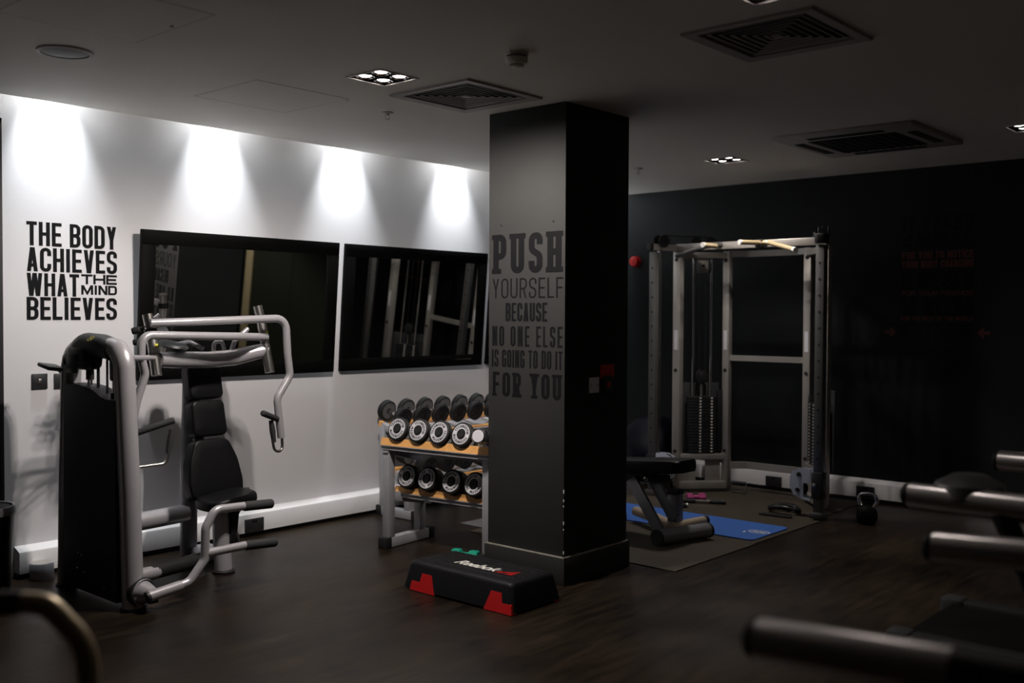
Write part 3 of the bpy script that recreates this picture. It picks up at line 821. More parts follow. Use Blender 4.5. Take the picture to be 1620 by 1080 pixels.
def pad(name, cz, h, w0, w1, y0, th, tilt):
    g = G()
    if w1 > w0 * 1.2:
        q = [(-w0 / 2 + .004, h / 2, .045), (w0 / 2 - .004, h / 2, .055), (w0 / 2 + (w1 - w0) * .36, h * .14, .30), (w1 / 2, -h * .24, .16), (w1 / 2 - .012, -h / 2, .045), (-w1 / 2 + .012, -h / 2, .045), (-w1 / 2, -h * .24, .16), (-w0 / 2 - (w1 - w0) * .36, h * .14, .30)]
    else:
        q = [(-w0 / 2, h / 2), (w0 / 2, h / 2), (w1 / 2, -h / 2), (-w1 / 2, -h / 2)]
    cushion(g, round_poly(q, .035), th)
    bmesh.ops.transform(g.b, matrix=Matrix.Translation((3.285, y0, cz)) @ Matrix.Rotation(R(-tilt), 4, 'X'), verts=g.b.verts[:])
    return obj(name, g, 'vinyl', cp, sharp=60)
pad('headrest', 1.063, .205, .215, .222, 5.325, .085, 12)
pad('upper_back_pad', .852, .212, .215, .225, 5.285, .085, 11)
pad('back_pad', .563, .345, .225, .355, 5.225, .085, 13)
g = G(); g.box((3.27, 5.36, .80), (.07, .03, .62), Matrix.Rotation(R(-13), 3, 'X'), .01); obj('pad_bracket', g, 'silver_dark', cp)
g = G(); g.tube([(3.249, 5.340, 1.155), (3.265, 5.340, 1.188), (3.291, 5.340, 1.191), (3.324, 5.340, 1.153)], .004, .02, 8); obj('pad_loop', g, 'white_print', cp)
# seat
g = G()
g.prism([(.158 * math.copysign(abs(math.cos(k * PI / 16)) ** .6, math.cos(k * PI / 16)), .135 * math.copysign(abs(math.sin(k * PI / 16)) ** .6, math.sin(k * PI / 16))) for k in range(32)], lambda u, v: (3.265 + u, 5.045 + v, .375), (0, 0, .065))
rim = [e for e in g.b.edges if e.verts[0].co.z > .439 and e.verts[1].co.z > .439]
bmesh.ops.bevel(g.b, geom=rim, offset=.028, segments=4, profile=.5, affect='EDGES')
rim = [e for e in g.b.edges if e.verts[0].co.z < .376 and e.verts[1].co.z < .376]
bmesh.ops.bevel(g.b, geom=rim, offset=.020, segments=3, profile=.5, affect='EDGES')
bmesh.ops.rotate(g.b, verts=g.b.verts[:], cent=(3.265, 5.045, .41), matrix=Matrix.Rotation(R(-7), 3, 'Y'))
obj('seat', g, 'vinyl', cp, sharp=50)
g = G(); g.tube([(3.235, 5.03, .01), (3.225, 5.05, .36)], .05, 0, 20, flat=.9); obj('seat_post', g, 'silver', cp)
g = G(); g.lathe([(0, 0), (.062, 0), (.064, .01), (.055, .018), (0, .018)], (3.235, 5.03, 0), (0, 0, 1), 28); obj('foot_cap', g, 'rubber', cp)
g = G(); g.box((3.285, 5.01, .25), (.045, .04, .20), Matrix.Rotation(R(6), 3, 'Y'), .008)
g.prism([(3.25, .38), (3.37, .38), (3.32, .30), (3.30, .22), (3.26, .22)], lambda u, v: (u, 5.02, v), (0, .04, 0)); ad = obj('seat_adjuster', g, 'black', cp)
g = G(); g.rod((3.30, 5.0, .22), (3.31, 4.97, .13), .010); obj('adjuster_lever', g, 'rubber', ad)

# cross beam and the two tilted pivots
g = G(); g.tube([(2.888, 5.120, 1.214), (3.000, 5.150, 1.209), (3.243, 5.190, 1.201), (3.420, 5.190, 1.211), (3.537, 5.150, 1.239), (3.601, 5.120, 1.253)], [.042, .046, .048, .048, .045, .040], 0, 20); cb = obj('cross_beam', g, 'silver', cp)
piv = ((((2.848, 5.160, 1.462)), ((2.858, 5.145, 1.379)), ((2.859, 5.135, 1.338)), ((2.863, 5.090, 1.130))), (((3.554, 5.160, 1.514)), ((3.564, 5.150, 1.457)), ((3.570, 5.145, 1.423)), ((3.593, 5.090, 1.119))))
for a, b, c, d in piv:
    g = G(); g.tube([a, b], .0275, 0, 20); pc = obj('pivot_cap', g, 'steel', cp)
    g = G(); g.tube([b, c], .034, 0, 20); obj('pivot_collar', g, 'black', pc)
    g = G(); g.tube([c, d], .0285, 0, 20); pt = obj('pivot_tube', g, 'steel', cp)
    m = Vector(c).lerp(Vector(d), .42)
    g = G(); g.tube([m + Vector((0, 0, .002)), m - Vector((0, 0, .003))], .0295, 0, 20); obj('pivot_joint', g, 'black', pt)
    s = Vector(c).lerp(Vector(d), .22)
    g = G(); g.box(s + Vector((.006, -.029, 0)), (.018, .003, .020), Matrix.Rotation(R(-12), 3, 'X')); obj('warning_label', g, 'yellow', pt)
g = G(); g.rod((2.761, 5.170, 1.369), (2.801, 5.150, 1.379), .019); g.rod((2.768, 5.170, 1.308), (2.801, 5.150, 1.314), .017); g.beam((2.790, 5.170, 1.383), (2.859, 5.160, 1.400), .03, .006); obj('rubber_stop', g, 'rubber', cp)
g = G(); g.tube([(2.600, 4.869, 1.240), (2.867, 5.110, 1.225)], .014, 0, 12); obj('link_tube', g, 'silver', cp)
# linkage between the pivots
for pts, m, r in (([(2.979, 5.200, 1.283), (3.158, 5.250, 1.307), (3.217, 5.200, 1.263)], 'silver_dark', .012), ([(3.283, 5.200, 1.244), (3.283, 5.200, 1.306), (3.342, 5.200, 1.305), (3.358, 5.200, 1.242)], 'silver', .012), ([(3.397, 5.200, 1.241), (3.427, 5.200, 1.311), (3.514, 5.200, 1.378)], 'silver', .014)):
    g = G(); g.tube(pts, r, .03, 12); obj('linkage_arm', g, m, cp)
g = G(); g.lathe([(0, -.012), (.075, -.012), (.085, 0), (.075, .012), (0, .012)], (3.025, 5.200, 1.289), (0.1, -.25, 1), 30); obj('linkage_disc', g, 'cap', cp)

# press arms: each starts at one pivot and crosses over to the other side
def arm(path, grip, loop, stub):
    g = G(); g.tube(path, .0225, .07, 18); a = obj('press_arm', g, 'silver', cp)
    g = G(); g.rod(grip[0], grip[1], .0175); obj('handle_grip', g, 'grip', a)
    g = G(); g.tube(loop, .0085, .035, 12); l = obj('handle_loop', g, 'steel', a)
    g = G(); g.tube([stub[0], Vector(stub[0]).lerp(Vector(stub[1]), .5), stub[1]], [.014, .0175, .013], 0, 16); obj('handle_grip', g, 'grip', a)
    return a
arm([(2.833, 5.100, 1.414), (3.038, 5.050, 1.421), (3.642, 5.000, 1.443), (3.655, 5.000, 1.229), (3.673, 5.000, 1.100), (3.578, 5.000, 0.970), (3.609, 5.000, 0.736)],
    ((3.428, 4.930, 0.899), (3.575, 4.990, 0.848)), [(3.614, 5.000, 0.743), (3.618, 5.000, 0.652), (3.549, 4.985, 0.664), (3.536, 4.985, 0.736)], ((3.527, 4.985, 0.844), (3.547, 4.985, 0.716)))
arm([(3.574, 5.100, 1.330), (3.348, 5.030, 1.337), (2.727, 5.000, 1.352), (2.723, 5.000, 1.236), (2.747, 5.000, 1.145), (2.700, 5.000, 1.014), (2.668, 5.000, 0.883), (2.671, 5.000, 0.724)],
    ((2.682, 5.000, 0.836), (2.874, 4.930, 0.900)), [(2.671, 5.000, 0.737), (2.674, 5.000, 0.657), (2.857, 4.985, 0.663), (2.872, 4.985, 0.733)], ((2.891, 4.985, 0.843), (2.868, 4.985, 0.716)))

# foot lever
Y1 = 4.62
g = G(); g.lathe([(.070, 0), (.072, .02), (.066, .034)], (2.545, 4.70, .085), (.25, -1, 0), 28); g.lathe([(0, .02), (.060, .02), (.058, .034), (.030, .10), (0, .105)], (2.545, 4.70, .085), (.25, -1, 0), 28); lv = obj('lever_hub', g, 'silver', cp)
g = G(); g.lathe([(.060, -.01), (.074, -.008), (.075, .024), (.066, .030)], (2.545, 4.70, .085), (.25, -1, 0), 28); obj('hub_ring', g, 'rubber', lv)
g = G(); g.tube([(2.535, 4.600, 0.081), (2.725, 4.620, 0.096)], .027, 0, 18); fl = obj('lever_tube', g, 'silver', cp)
g = G(); g.tube([(2.529, 4.600, 0.079), (2.542, 4.600, 0.083)], .028, 0, 18); obj('tube_plug', g, 'cap', fl)
g = G(); g.tube([(2.718, 4.620, 0.096), (2.774, 4.620, 0.106), (2.861, 4.620, 0.203), (2.866, 4.620, 0.366), (2.921, 4.620, 0.453), (3.104, 4.620, 0.447)], .0225, .06, 18); fv = obj('foot_lever', g, 'silver', cp)
g = G(); g.tube([(2.869, 4.620, 0.235), (3.112, 4.620, 0.237)], .0225, 0, 18); obj('lever_bar', g, 'silver', fv)
g = G(); g.rod((3.089, 4.620, 0.446), (3.277, 4.620, 0.437), .026); obj('foam_grip', g, 'grip', fv)
g = G(); g.rod((3.096, 4.620, 0.236), (3.301, 4.620, 0.223), .026); obj('foam_grip', g, 'grip', fv)
g = G(); g.box((2.589, 4.660, 0.040), (.05, .05, .02), None, .006); obj('lever_stop', g, 'black', cp)

# ------------------------------------------------------------------ dumbbells
def disc_prof(r, t, nd):
    """profile of one head along its axis from the inner face (0) to the outer face"""
    pr = [(0, 0), (r * .80, 0), (r * .86, .002)]
    for k in range(nd):
        z0 = k * t
        pr += [(r - .006, z0 + .001), (r, z0 + .006), (r, z0 + t - .006), (r - .006, z0 + t - .0005)]
    L = nd * t
    pr += [(r * .88, L), (r * .86, L - .003), (r * .30, L - .003), (r * .29, L + .002), (0, L + .002)]
    return pr
ring_mesh = {}
def make_dumbbell(name, label, group, r=.075, t=.022, nd=2, face='ring_white', hl=.12, txt=True):
    rt_ = thing(name, label, 'dumbbell', (0, 0, 0), group)
    g = G(); g.tube([(-hl / 2 - .004, 0, 0), (-hl * .25, 0, 0), (0, 0, 0), (hl * .25, 0, 0), (hl / 2 + .004, 0, 0)], [.014, .015, .0165, .015, .014], 0, 14); obj('handle', g, 'chrome', rt_, local=True)
    L = nd * t
    for s in (-1, 1):
        g = G(); g.lathe(disc_prof(r, t, nd), (s * hl / 2, 0, 0), (s, 0, 0), 36); hd = obj('weight_head', g, 'rubber', rt_, local=True)
        x = s * (hl / 2 + L)
        g = G(); g.lathe([(r * .44, -.004), (r * .44, .0006), (r * .83, .0006), (r * .83, -.004)], (x, 0, 0), (s, 0, 0), 36); obj('face_ring', g, face, hd, local=True)
        g = G(); g.lathe([(r * .28, -.001), (r * .80, -.001), (r * .80, .002), (r * .28, .002)], (s * (hl / 2 - .0015), 0, 0), (s, 0, 0), 32); obj('inner_plate', g, 'disc_grey', hd, local=True)
        if txt:
            g = G()
            R0, h = r * .53, r * .22
            for half in (0, 1):
                for p in text_polys('TECHNOGYM', R0 * PI * .86, h, .20, .16):
                    q = []
                    for u, v in p:
                        an = PI * .93 - u / R0 + (0 if half == 0 else PI)
                        rr = R0 + v
                        q.append((x + s * .0012, -s * rr * math.cos(an) * -1, rr * math.sin(an)))
                    g.b.faces.new([g.b.verts.new(c) for c in q])
            obj('ring_lettering', g, 'black_vinyl', hd, local=True)
    return rt_

# rack one: seen from behind, runs along the column side
TL = R(19)
def notched(y0, y1, hgt, spots, rn, th, fn, dn):
    """board outline with round saddles cut in its top edge"""
    poly = [(y0, 0), (y1, 0), (y1, hgt)]
    for (yc, zc) in sorted(spots, key=lambda s: -s[0]):
        if zc - rn >= hgt: continue
        half = math.sqrt(max(rn * rn - (zc - hgt) ** 2, 0))
        n = 8
        a0 = math.atan2(hgt - zc, half); a1 = math.atan2(hgt - zc, -half)
        if a1 > 0: a1 -= 2 * PI
        for k in range(n + 1):
            a = a0 + (a1 - a0) * k / n
            if y0 < yc + rn * math.cos(a) < y1:
                poly.append((yc + rn * math.cos(a), zc + rn * math.sin(a)))
    poly.append((y0, hgt))
    g = G(); g.prism(poly, fn, dn)
    return g

PH1 = R(6.5)                                # the rack stands a little askew
r1 = thing('dumbbell_rack', 'two tier dumbbell rack with orange boards ending against the column', 'dumbbell rack', (4.24, 4.82, 0), 'dumbbell racks')
def rot1(v):
    d = Vector(v) - r1.location
    return r1.location + Matrix.Rotation(PH1, 3, 'Z') @ d
RY0, RY1 = 3.990, 4.835
for yc in (4.020, 4.80):
    g = G(); g.bx(4.275, 4.645, yc - .03, yc + .03, .004, .066, .003); obj('foot', g, 'rack_grey', r1)
    for xa, xb in ((4.215, 4.276), (4.644, 4.70)):
        g = G(); g.bx(xa, xb, yc - .033, yc + .033, 0, .070, .006); obj('foot_cap', g, 'rubber', r1)
    g = G(); g.bx(4.252, 4.308, yc - .028, yc + .028, .066, .645, .003); obj('tall_post', g, 'rack_grey', r1)
    g = G(); g.bx(4.555, 4.611, yc - .028, yc + .028, .066, .30, .003); obj('short_post', g, 'rack_grey', r1)
    g = G(); g.beam((4.30, yc, .325), (4.68, yc, .25), .05, .06); obj('lower_arm', g, 'rack_grey', r1)
    g = G(); g.beam((4.25, yc, .625), (4.56, yc, .54), .05, .05); obj('upper_arm', g, 'rack_grey', r1)
UP_Y = [4.704, 4.536, 4.371, 4.202]
LO_Y = [4.717, 4.553, 4.359, 4.187]
def tray(x0, z0, hgt, spots_y, zc, rn, y0, y1):
    """sloping tray: outer board with saddles, steel pan, inner board"""
    n = Vector((-math.cos(TL), 0, math.sin(TL))); u = Vector((math.sin(TL), 0, math.cos(TL)))
    b0 = Vector((x0, 0, z0))
    for k in (0, .21):
        b1 = b0 - n * k
        g = notched(y0, y1, hgt if k == 0 else .012, [(yy, zc) for yy in spots_y], rn, .018, lambda a, b: b1 + Vector((0, a, 0)) + u * b, -n * .030)
        obj('shelf_board', g, 'wood', r1)
    g = G(); c = b0 - n * .12 - u * .004
    g.box(c + Vector((0, (y0 + y1) / 2, 0)), (.25, y1 - y0, .004), Matrix.Rotation(TL, 3, 'Y'))
    for k in range(5):
        g.box(c + Vector((0, y0 + .1 + k * (y1 - y0 - .2) / 4, .002)), (.22, .03, .012), Matrix.Rotation(TL, 3, 'Y'), .003)
    g.box(b0 - n * .018 - u * .014 + Vector((0, (y0 + y1) / 2, 0)), (.012, y1 - y0, .024), Matrix.Rotation(TL, 3, 'Y')); obj('shelf_pan', g, 'rack_grey', r1)
tray(4.240, .651, .048, UP_Y, .104, .079, RY0, RY1)
tray(4.370, .335, .042, LO_Y, .104, .080, RY0 + .02, RY1)
r1.rotation_euler = (0, 0, PH1)

gr = 'round dumbbells on the rack beside the column'
names_u = ['white faced dumbbell on the top tier, first from the left end of the column-side rack', 'white faced dumbbell on the top tier, second from the left end', 'white faced dumbbell on the top tier, third from the left end', 'white faced dumbbell on the top tier, fourth, beside the chrome one']
names_l = ['black dumbbell with lettered ring on the lower tier, first from the left end', 'black dumbbell with lettered ring on the lower tier, second from the left end', 'black dumbbell with lettered ring on the lower tier, third from the left end', 'black dumbbell with lettered ring on the lower tier, nearest the column']
AX1 = Vector((math.cos(TL), 0, -math.sin(TL)))
pu = make_dumbbell('dumbbell', names_u[0], gr, .075, .020, 2, 'ring_white', .13)
hu = .065 + .040
for i, y in enumerate(UP_Y):
    d = pu if i == 0 else dup(pu, label=names_u[i])
    d.location = rot1(Vector((4.248, y, .760)) + AX1 * hu)
    d.rotation_euler = (R((0, 35, -28, 8)[i]), TL, PH1)
pl_ = make_dumbbell('dumbbell', names_l[0], gr, .076, .022, 4, 'ring_white', .13)
hl_ = .065 + .088
for i, y in enumerate(LO_Y):
    d = pl_ if i == 0 else dup(pl_, label=names_l[i])
    d.location = rot1(Vector((4.354, y, .450)) + AX1 * hl_)
    d.rotation_euler = (R((20, 75, -40, 120)[i]), TL, PH1)
# chrome dumbbell at the column end
t = thing('chrome_dumbbell', 'small chrome dumbbell on the top tier beside the column', 'dumbbell', (0, 0, 0))
g = G(); g.tube([(-.065, 0, 0), (0, 0, 0), (.065, 0, 0)], [.015, .017, .015], 0, 14); obj('handle', g, 'rubber', t, local=True)
for s in (-1, 1):
    g = G(); g.lathe([(0, 0), (.040, 0), (.046, .006), (.046, .052), (.040, .060), (0, .060)], (s * .06, 0, 0), (s, 0, 0), 32); hd = obj('weight_head', g, 'chrome', t, local=True)
    g = G(); g.lathe([(0, 0), (.036, 0), (.036, .001), (0, .001)], (s * .1205, 0, 0), (s, 0, 0), 28); obj('end_disc', g, 'ring_white', hd, local=True)
t.location = rot1((4.275, 4.035, .742)); t.rotation_euler = (0, R(14), PH1 + R(12))

# rack two: along the white wall
r2 = thing('dumbbell_rack', 'two tier dumbbell rack with orange boards standing along the white wall under the mirrors', 'dumbbell rack', (5.5, 5.5, 0), 'dumbbell racks')
for xc in (4.972, 6.33):
    g = G(); g.bx(xc - .03, xc + .03, 5.31, 5.63, .004, .066, .003); obj('foot', g, 'rack_grey', r2)
    for ya, yb in ((5.255, 5.311), (5.629, 5.688)):
        g = G(); g.bx(xc - .033, xc + .033, ya, yb, 0, .070, .006); obj('foot_cap', g, 'rubber', r2)
    g = G(); g.bx(xc - .028, xc + .028, 5.595, 5.651, .066, .655, .003); obj('tall_post', g, 'rack_grey', r2)
    g = G(); g.bx(xc - .028, xc + .028, 5.33, 5.386, .066, .30, .003); obj('short_post', g, 'rack_grey', r2)
    g = G(); g.beam((xc, 5.60, .335), (xc, 5.22, .26), .05, .06); obj('lower_arm', g, 'rack_grey', r2)
    g = G(); g.beam((xc, 5.65, .655), (xc, 5.36, .585), .05, .05); obj('upper_arm', g, 'rack_grey', r2)
TL2 = R(14)
X2 = [5.03 + .192 * k for k in range(7)]
X2L = [5.10 + .195 * k for k in range(6)]
def tray2(y0, z0, xs, hr):
    n = Vector((0, math.cos(TL2), math.sin(TL2))); u = Vector((0, -math.sin(TL2), math.cos(TL2)))
    for k in (0, .20):
        b0 = Vector((0, y0, z0)) - n * k
        g = notched(4.945, 6.36, .040 if k == 0 else .010, [(xx, .019 + hr) for xx in xs], hr + .002, .018, lambda a, b: b0 + Vector((a, 0, 0)) + u * b, -n * .030)
        obj('shelf_board', g, 'wood', r2)
    g = G(); g.box(Vector((5.65, y0, z0)) - n * .12 - u * .004, (1.40, .25, .004), Matrix.Rotation(TL2, 3, 'X')); obj('shelf_pan', g, 'rack_grey', r2)
tray2(5.665, .650, X2, .075)
tray2(5.51, .325, X2L, .075)
AX2 = Vector((0, -math.cos(TL2), -math.sin(TL2)))
gr2 = 'round dumbbells on the rack under the mirrors'
ordn = ['first', 'second', 'third', 'fourth', 'fifth', 'sixth', 'seventh']
pb = None
for i, x in enumerate(X2):
    lb = 'plain black dumbbell on the top tier of the wall rack, %s from the left' % ordn[i]
    if pb is None: d = pb = make_dumbbell('dumbbell', lb, gr2, .075, .024, 2, 'ring_dark', .13)
    else: d = dup(pb, label=lb)
    d.location = Vector((x, 5.690, .768)) + AX2 * (.065 + .048)
    d.rotation_euler = (Vector((1, 0, 0)).rotation_difference(-AX2)).to_euler()
pb = None
for i, x in enumerate(X2L):
    lb = 'thick black dumbbell on the lower tier of the wall rack, %s from the left' % ordn[i]
    if pb is None: d = pb = make_dumbbell('dumbbell', lb, gr2, .073, .022, 4, 'ring_dark', .13)
    else: d = dup(pb, label=lb)
    d.location = Vector((x, 5.575, .452)) + AX2 * (.065 + .088)
    d.rotation_euler = (Vector((1, 0, 0)).rotation_difference(-AX2)).to_euler()

# ------------------------------------------------------------------ step platform
SX0, SX1, SY0, SY1, SZ = 3.690, 4.075, 3.245, 4.03, .150
st = thing('step_platform', 'black aerobic step with red risers on the floor in front of the column', 'step platform', (3.88, 3.64, 0))
def rrect(x0, x1, y0, y1, r, n=6):
    out = []
    for cx, cy, a0 in ((x1 - r, y1 - r, 0), (x0 + r, y1 - r, 90), (x0 + r, y0 + r, 180), (x1 - r, y0 + r, 270)):
        for k in range(n + 1):
            a = R(a0 + 90 * k / n); out.append((cx + r * math.cos(a), cy + r * math.sin(a)))
    return out
g = G()
lv_ = [(0, .02, .012), (.03, .03, .06), (.03, .035, .125), (.032, .04, SZ - .012)]
loops = []
for ins, r, z in ((0.0, .025, .012), (.022, .03, SZ - .022), (.026, .03, SZ - .010), (.034, .03, SZ - .002), (.044, .03, SZ)):
    loops.append([g.b.verts.new((x, y, z)) for x, y in rrect(SX0 + ins, SX1 - ins, SY0 + ins, SY1 - ins, r)])
for A, B in zip(loops, loops[1:]):
    n = len(A)
    for k in range(n): g.b.faces.new((A[k], A[(k + 1) % n], B[(k + 1) % n], B[k]))
g.b.faces.new(loops[-1]); g.b.faces.new(list(reversed(loops[0])))
body = obj('platform', g, 'step', st)
g = G()
k = 0
yy = SY0 + .07
while yy < SY1 - .06:
    for i in range(9):
        x0 = SX0 + .065 + i * .0293
        zoff = .006 if i % 2 else -.006
        g.box((x0 + .0145, yy + zoff, SZ + .0006), (.026, .008, .0026), Matrix.Rotation(R(38 if i % 2 else -38), 3, 'Z'))
    yy += .019
obj('grip_surface', g, 'rubber', body)
for sgn, yc in ((1, (3.690, 3.857, 0.030)[1]), (-1, (3.690, 3.362, 0.041)[1])):
    q = [(.115, .004), (.105, .052), (.045, .052), (.035, .098), (-.035, .098), (-.072, .004)]
    for xs0 in (SX0 - .003, SX1 - .054):
        g = G()
        lean = .020 if xs0 < 3.8 else -.020
        g.prism([(u * sgn, v) for u, v in q], lambda u, v: (xs0 + lean * v / .12, yc + u, v), (.04, 0, 0)); obj('riser', g, 'red', st)
cu = bpy.data.curves.new('step_text', 'FONT')
cu.body = 'Reebok'; cu.size = .098; cu.shear = .35; cu.offset = .0022; cu.align_x = 'CENTER'; cu.align_y = 'CENTER'; cu.space_character = .95
tmp = bpy.data.objects.new('step_text', cu); C.objects.link(tmp)
dg = bpy.context.evaluated_depsgraph_get()
me = bpy.data.meshes.new_from_object(tmp.evaluated_get(dg))
bpy.data.objects.remove(tmp)
bm = bmesh.new(); bm.from_mesh(me)
c0 = Vector((3.862, 3.645, SZ + .0032))
for v in bm.verts:
    x, y = v.co.x, v.co.y
    v.co = c0 + Vector((y, -x, 0))
g = G(); g.b.free(); g.b = bm
obj('brand_lettering', g, 'white_print', st, recalc=False)
g = G()
tri = [((-.055, -.028), (.005, -.028), (.0, -.006)), ((.008, -.028), (.052, -.028), (.046, .012), (.016, -.014)), ((-.05, -.018), (-.002, .0), (.046, .022), (.062, .046), (.02, .022))]
tri = [[(-.060, -.030), (-.012, -.030), (-.006, -.012)], [(-.002, -.030), (.060, -.030), (.060, .020), (.034, -.014)], [(-.052, -.022), (.024, -.004), (.060, .034), (.060, .046), (.010, .008)]]
for p in tri: g.b.faces.new([g.b.verts.new((3.862 + v, 3.438 - u, SZ + .0032)) for u, v in p])
obj('delta_mark', g, 'red', st)

# teal dumbbell on the floor behind the step, thin grey mat under the rack
def hex_dumbbell(name, label, p, q, rh, lh, m, group=None):
    p, q = Vector(p), Vector(q)
    d = (q - p); L = d.length; d.normalize()
    t = thing(name, label, 'dumbbell', (p + q) / 2, group)
    t.rotation_euler = Vector((1, 0, 0)).rotation_difference(d).to_euler()
    g = G(); g.tube([(-L / 2 + lh * .8, 0, 0), (0, 0, 0), (L / 2 - lh * .8, 0, 0)], [rh * .42, rh * .48, rh * .42], 0, 14); obj('handle', g, m, t, local=True)
    for s in (-1, 1):
        g = G(); a, b = s * (L / 2), s * (L / 2 - lh)
        g.tube([(a, 0, 0), (a - s * .006, 0, 0), (b + s * .006, 0, 0), (b, 0, 0)], [rh * .82, rh, rh, rh * .7], 0, 6, upv=(0, 0.5, 0.866)); obj('hex_head', g, m, t, local=True)
    return t
hex_dumbbell('vinyl_dumbbell', 'small teal dumbbell on the floor behind the black step', (4.343, 4.298, 0.033), (4.389, 4.128, 0.033), .033, .062, 'teal')
px = (5.112, 4.985, 0.000)
g = G(); g.bx(px[0], px[0] + .55, px[1] - .60, px[1], .0005, .006, .002); tag(obj('floor_mat', g, 'grey_mat'), 'thin grey mat on the floor under the dumbbell rack', 'mat')

# ------------------------------------------------------------------ cable machine with chin-up handles
cg = thing('cable_machine', 'silver framed double cable machine with chin-up bar against the dark wall', 'gym machine', (7.2, 3.9, 0))
YM = 3.905                                  # its middle plane
ZBm = 2.000                                 # underside of the front beam
def my(p): return (p[0], 2 * YM - p[1], p[2])
P1, P2, PU = (7.235, 4.545), (7.545, 4.262), (6.985, 4.620)
def both(fn):
    fn(lambda p: p, 'l'); fn(my, 'r')
def side(f, tagname):
    x1, y1 = f((P1[0], P1[1], 0))[:2]; x2, y2 = f((P2[0], P2[1], 0))[:2]; xu, yu = f((PU[0], PU[1], 0))[:2]
    for x, y, w in ((x1, y1, .066), (x2, y2, .060)):
        g = G(); g.bx(x - w / 2, x + w / 2, y - w / 2, y + w / 2, .06, ZBm + (.0 if w > .062 else .005), .004); po = obj('upright', g, 'cage', cg)
        g = G()
        for zz in (.35, 1.02, 1.93): g.lathe([(0, .006), (.014, .006), (.014, 0)], (x - w / 2, y, zz), (-1, 0, 0), 12)
        obj('bolt', g, 'rubber', po)
        g = G(); g.box((x - w / 2 - .001, y, 1.27), (.002, w * .5, .16)); obj('label_strip', g, 'ring_white', po)
    # perforated upright with its pulley carriage
    g = G(); g.bx(xu - .026, xu + .026, yu - .032, yu + .032, .05, 1.985, .004); pu_ = obj('perforated_upright', g, 'cage_dark', cg)
    g = G()
    for k in range(14): g.lathe([(0, .002), (.009, .002), (.009, -.004)], (xu - .026, yu, .32 + k * .118), (-1, 0, 0), 12)
    obj('peg_holes', g, 'rubber', pu_)
    g = G(); g.cyl((xu + .055, yu - .012, .05), (xu + .055, yu - .012, 2.0), .011, n=12); obj('slide_rod', g, 'chrome', cg)
    s = -1 if tagname == 'l' else 1
    cz = .255
    g = G()
    q = [(.0, .085), (.055, .085), (.090, .068), (.105, .03), (.105, -.03), (.085, -.075), (.04, -.098), (.0, -.103), (.0, -.09), (.035, -.085), (.035, .0), (.0, .0)]
    fwd_ = -s
    for dx in (-.034, .026):
        g.prism([(u, v) for u, v in q], lambda u, v: (xu + dx, yu + s * (.052 + u * 1.5), cz + v * 1.22), (.008, 0, 0))
    ca = obj('carriage_plate', g, 'plate_blue', cg)
    g = G()
    for dv, dz in ((.045, .05), (.05, -.045)): g.lathe([(0, .012), (.015, .012), (.017, 0)], (xu - .034, yu + s * (.052 + dv * 1.9), cz + dz * 1.2), (-1, 0, 0), 14)
    obj('bolt', g, 'rubber', ca)
    g = G()
    for dz in (.05, -.045): g.lathe([(0, -.012), (.050, -.012), (.044, 0), (.050, .012), (0, .012)], (xu, yu + s * .135, cz + dz), (1, 0, 0), 24)
    obj('pulley_wheel', g, 'rubber', ca)
    g = G(); g.box((xu, yu, cz - .01), (.075, .085, .19), None, .008); obj('carriage', g, 'black', cg)
    g = G(); g.rod((xu - .03, yu, cz), (xu - .085, yu, cz), .014); obj('pop_pin', g, 'chrome', cg)
    g = G(); g.bx(xu - .05, xu + .06, yu - .05, yu + .05, .007, .05, .006); obj('upright_foot', g, 'cage_dark', cg)
    # end arm from the perforated upright to the main post
    d = Vector((x1 - xu, y1 - yu, 0)).normalized()
    A = Vector((xu, yu, ZBm + .026)) - d * .03
    g = G(); g.beam(A, Vector((x1, y1, ZBm + .026)) + d * .035, .05, .052); obj('end_arm', g, 'cage', cg)
    g = G(); g.beam(A - d * .03, A + d * .002, .054, .056); obj('end_cap', g, 'rubber', cg)
    nrm = Vector((d.y, -d.x, 0))
    for t_, m_ in ((.13, .052),):
        c = Vector((xu, yu, ZBm + .075)) + d * t_ * .55
        for o_ in (-.034, .034):
            g = G(); g.lathe([(0, -.008), (m_, -.008), (m_ - .006, 0), (m_, .008), (0, .008)], c + nrm * o_, nrm, 28); obj('top_pulley', g, 'black', cg)
    for k in (0, 1):
        c = Vector((x1, y1, ZBm + .075)).lerp(Vector((x2, y2, ZBm + .075)), .35 + .3 * k)
        g = G(); g.lathe([(0, -.008), (.046, -.008), (.040, 0), (.046, .008), (0, .008)], c, Vector((y2 - y1, x1 - x2, 0)), 28); obj('top_pulley', g, 'black', cg)
    g = G(); g.tube([Vector((xu, yu, ZBm + .126)) + d * .07, Vector((x1, y1, ZBm + .124)).lerp(Vector((x2, y2, ZBm + .12)), .6)], .004, 0, 8)
    g.tube([Vector((xu + .03, yu + s * .05, .35)), Vector((xu + .03, yu + s * .05, 2.03))], .003, 0, 8); obj('cable', g, 'black', cg)
    # top and bottom bars of the weight frame
    g = G(); g.beam((x1, y1, ZBm - .03), (x2, y2, ZBm - .03), .05, .05); obj('frame_bar', g, 'cage', cg)
    g = G(); g.beam((x1, y1, .30), (x2, y2, .30), .05, .05); obj('frame_bar', g, 'cage', cg); g = G(); g.beam((x1, y1, .065), (x2, y2, .065), .06, .06); obj('frame_bar', g, 'cage', cg)
    g = G()
    for f_ in (.22, .72):
        c = Vector((x1, y1, .18)).lerp(Vector((x2, y2, .18)), f_)
        g.box(c, (.13, .008, .19), Matrix.Rotation(math.atan2(y2 - y1, x2 - x1), 3, 'Z'), .003)
    obj('gusset_plate', g, 'cage', cg)
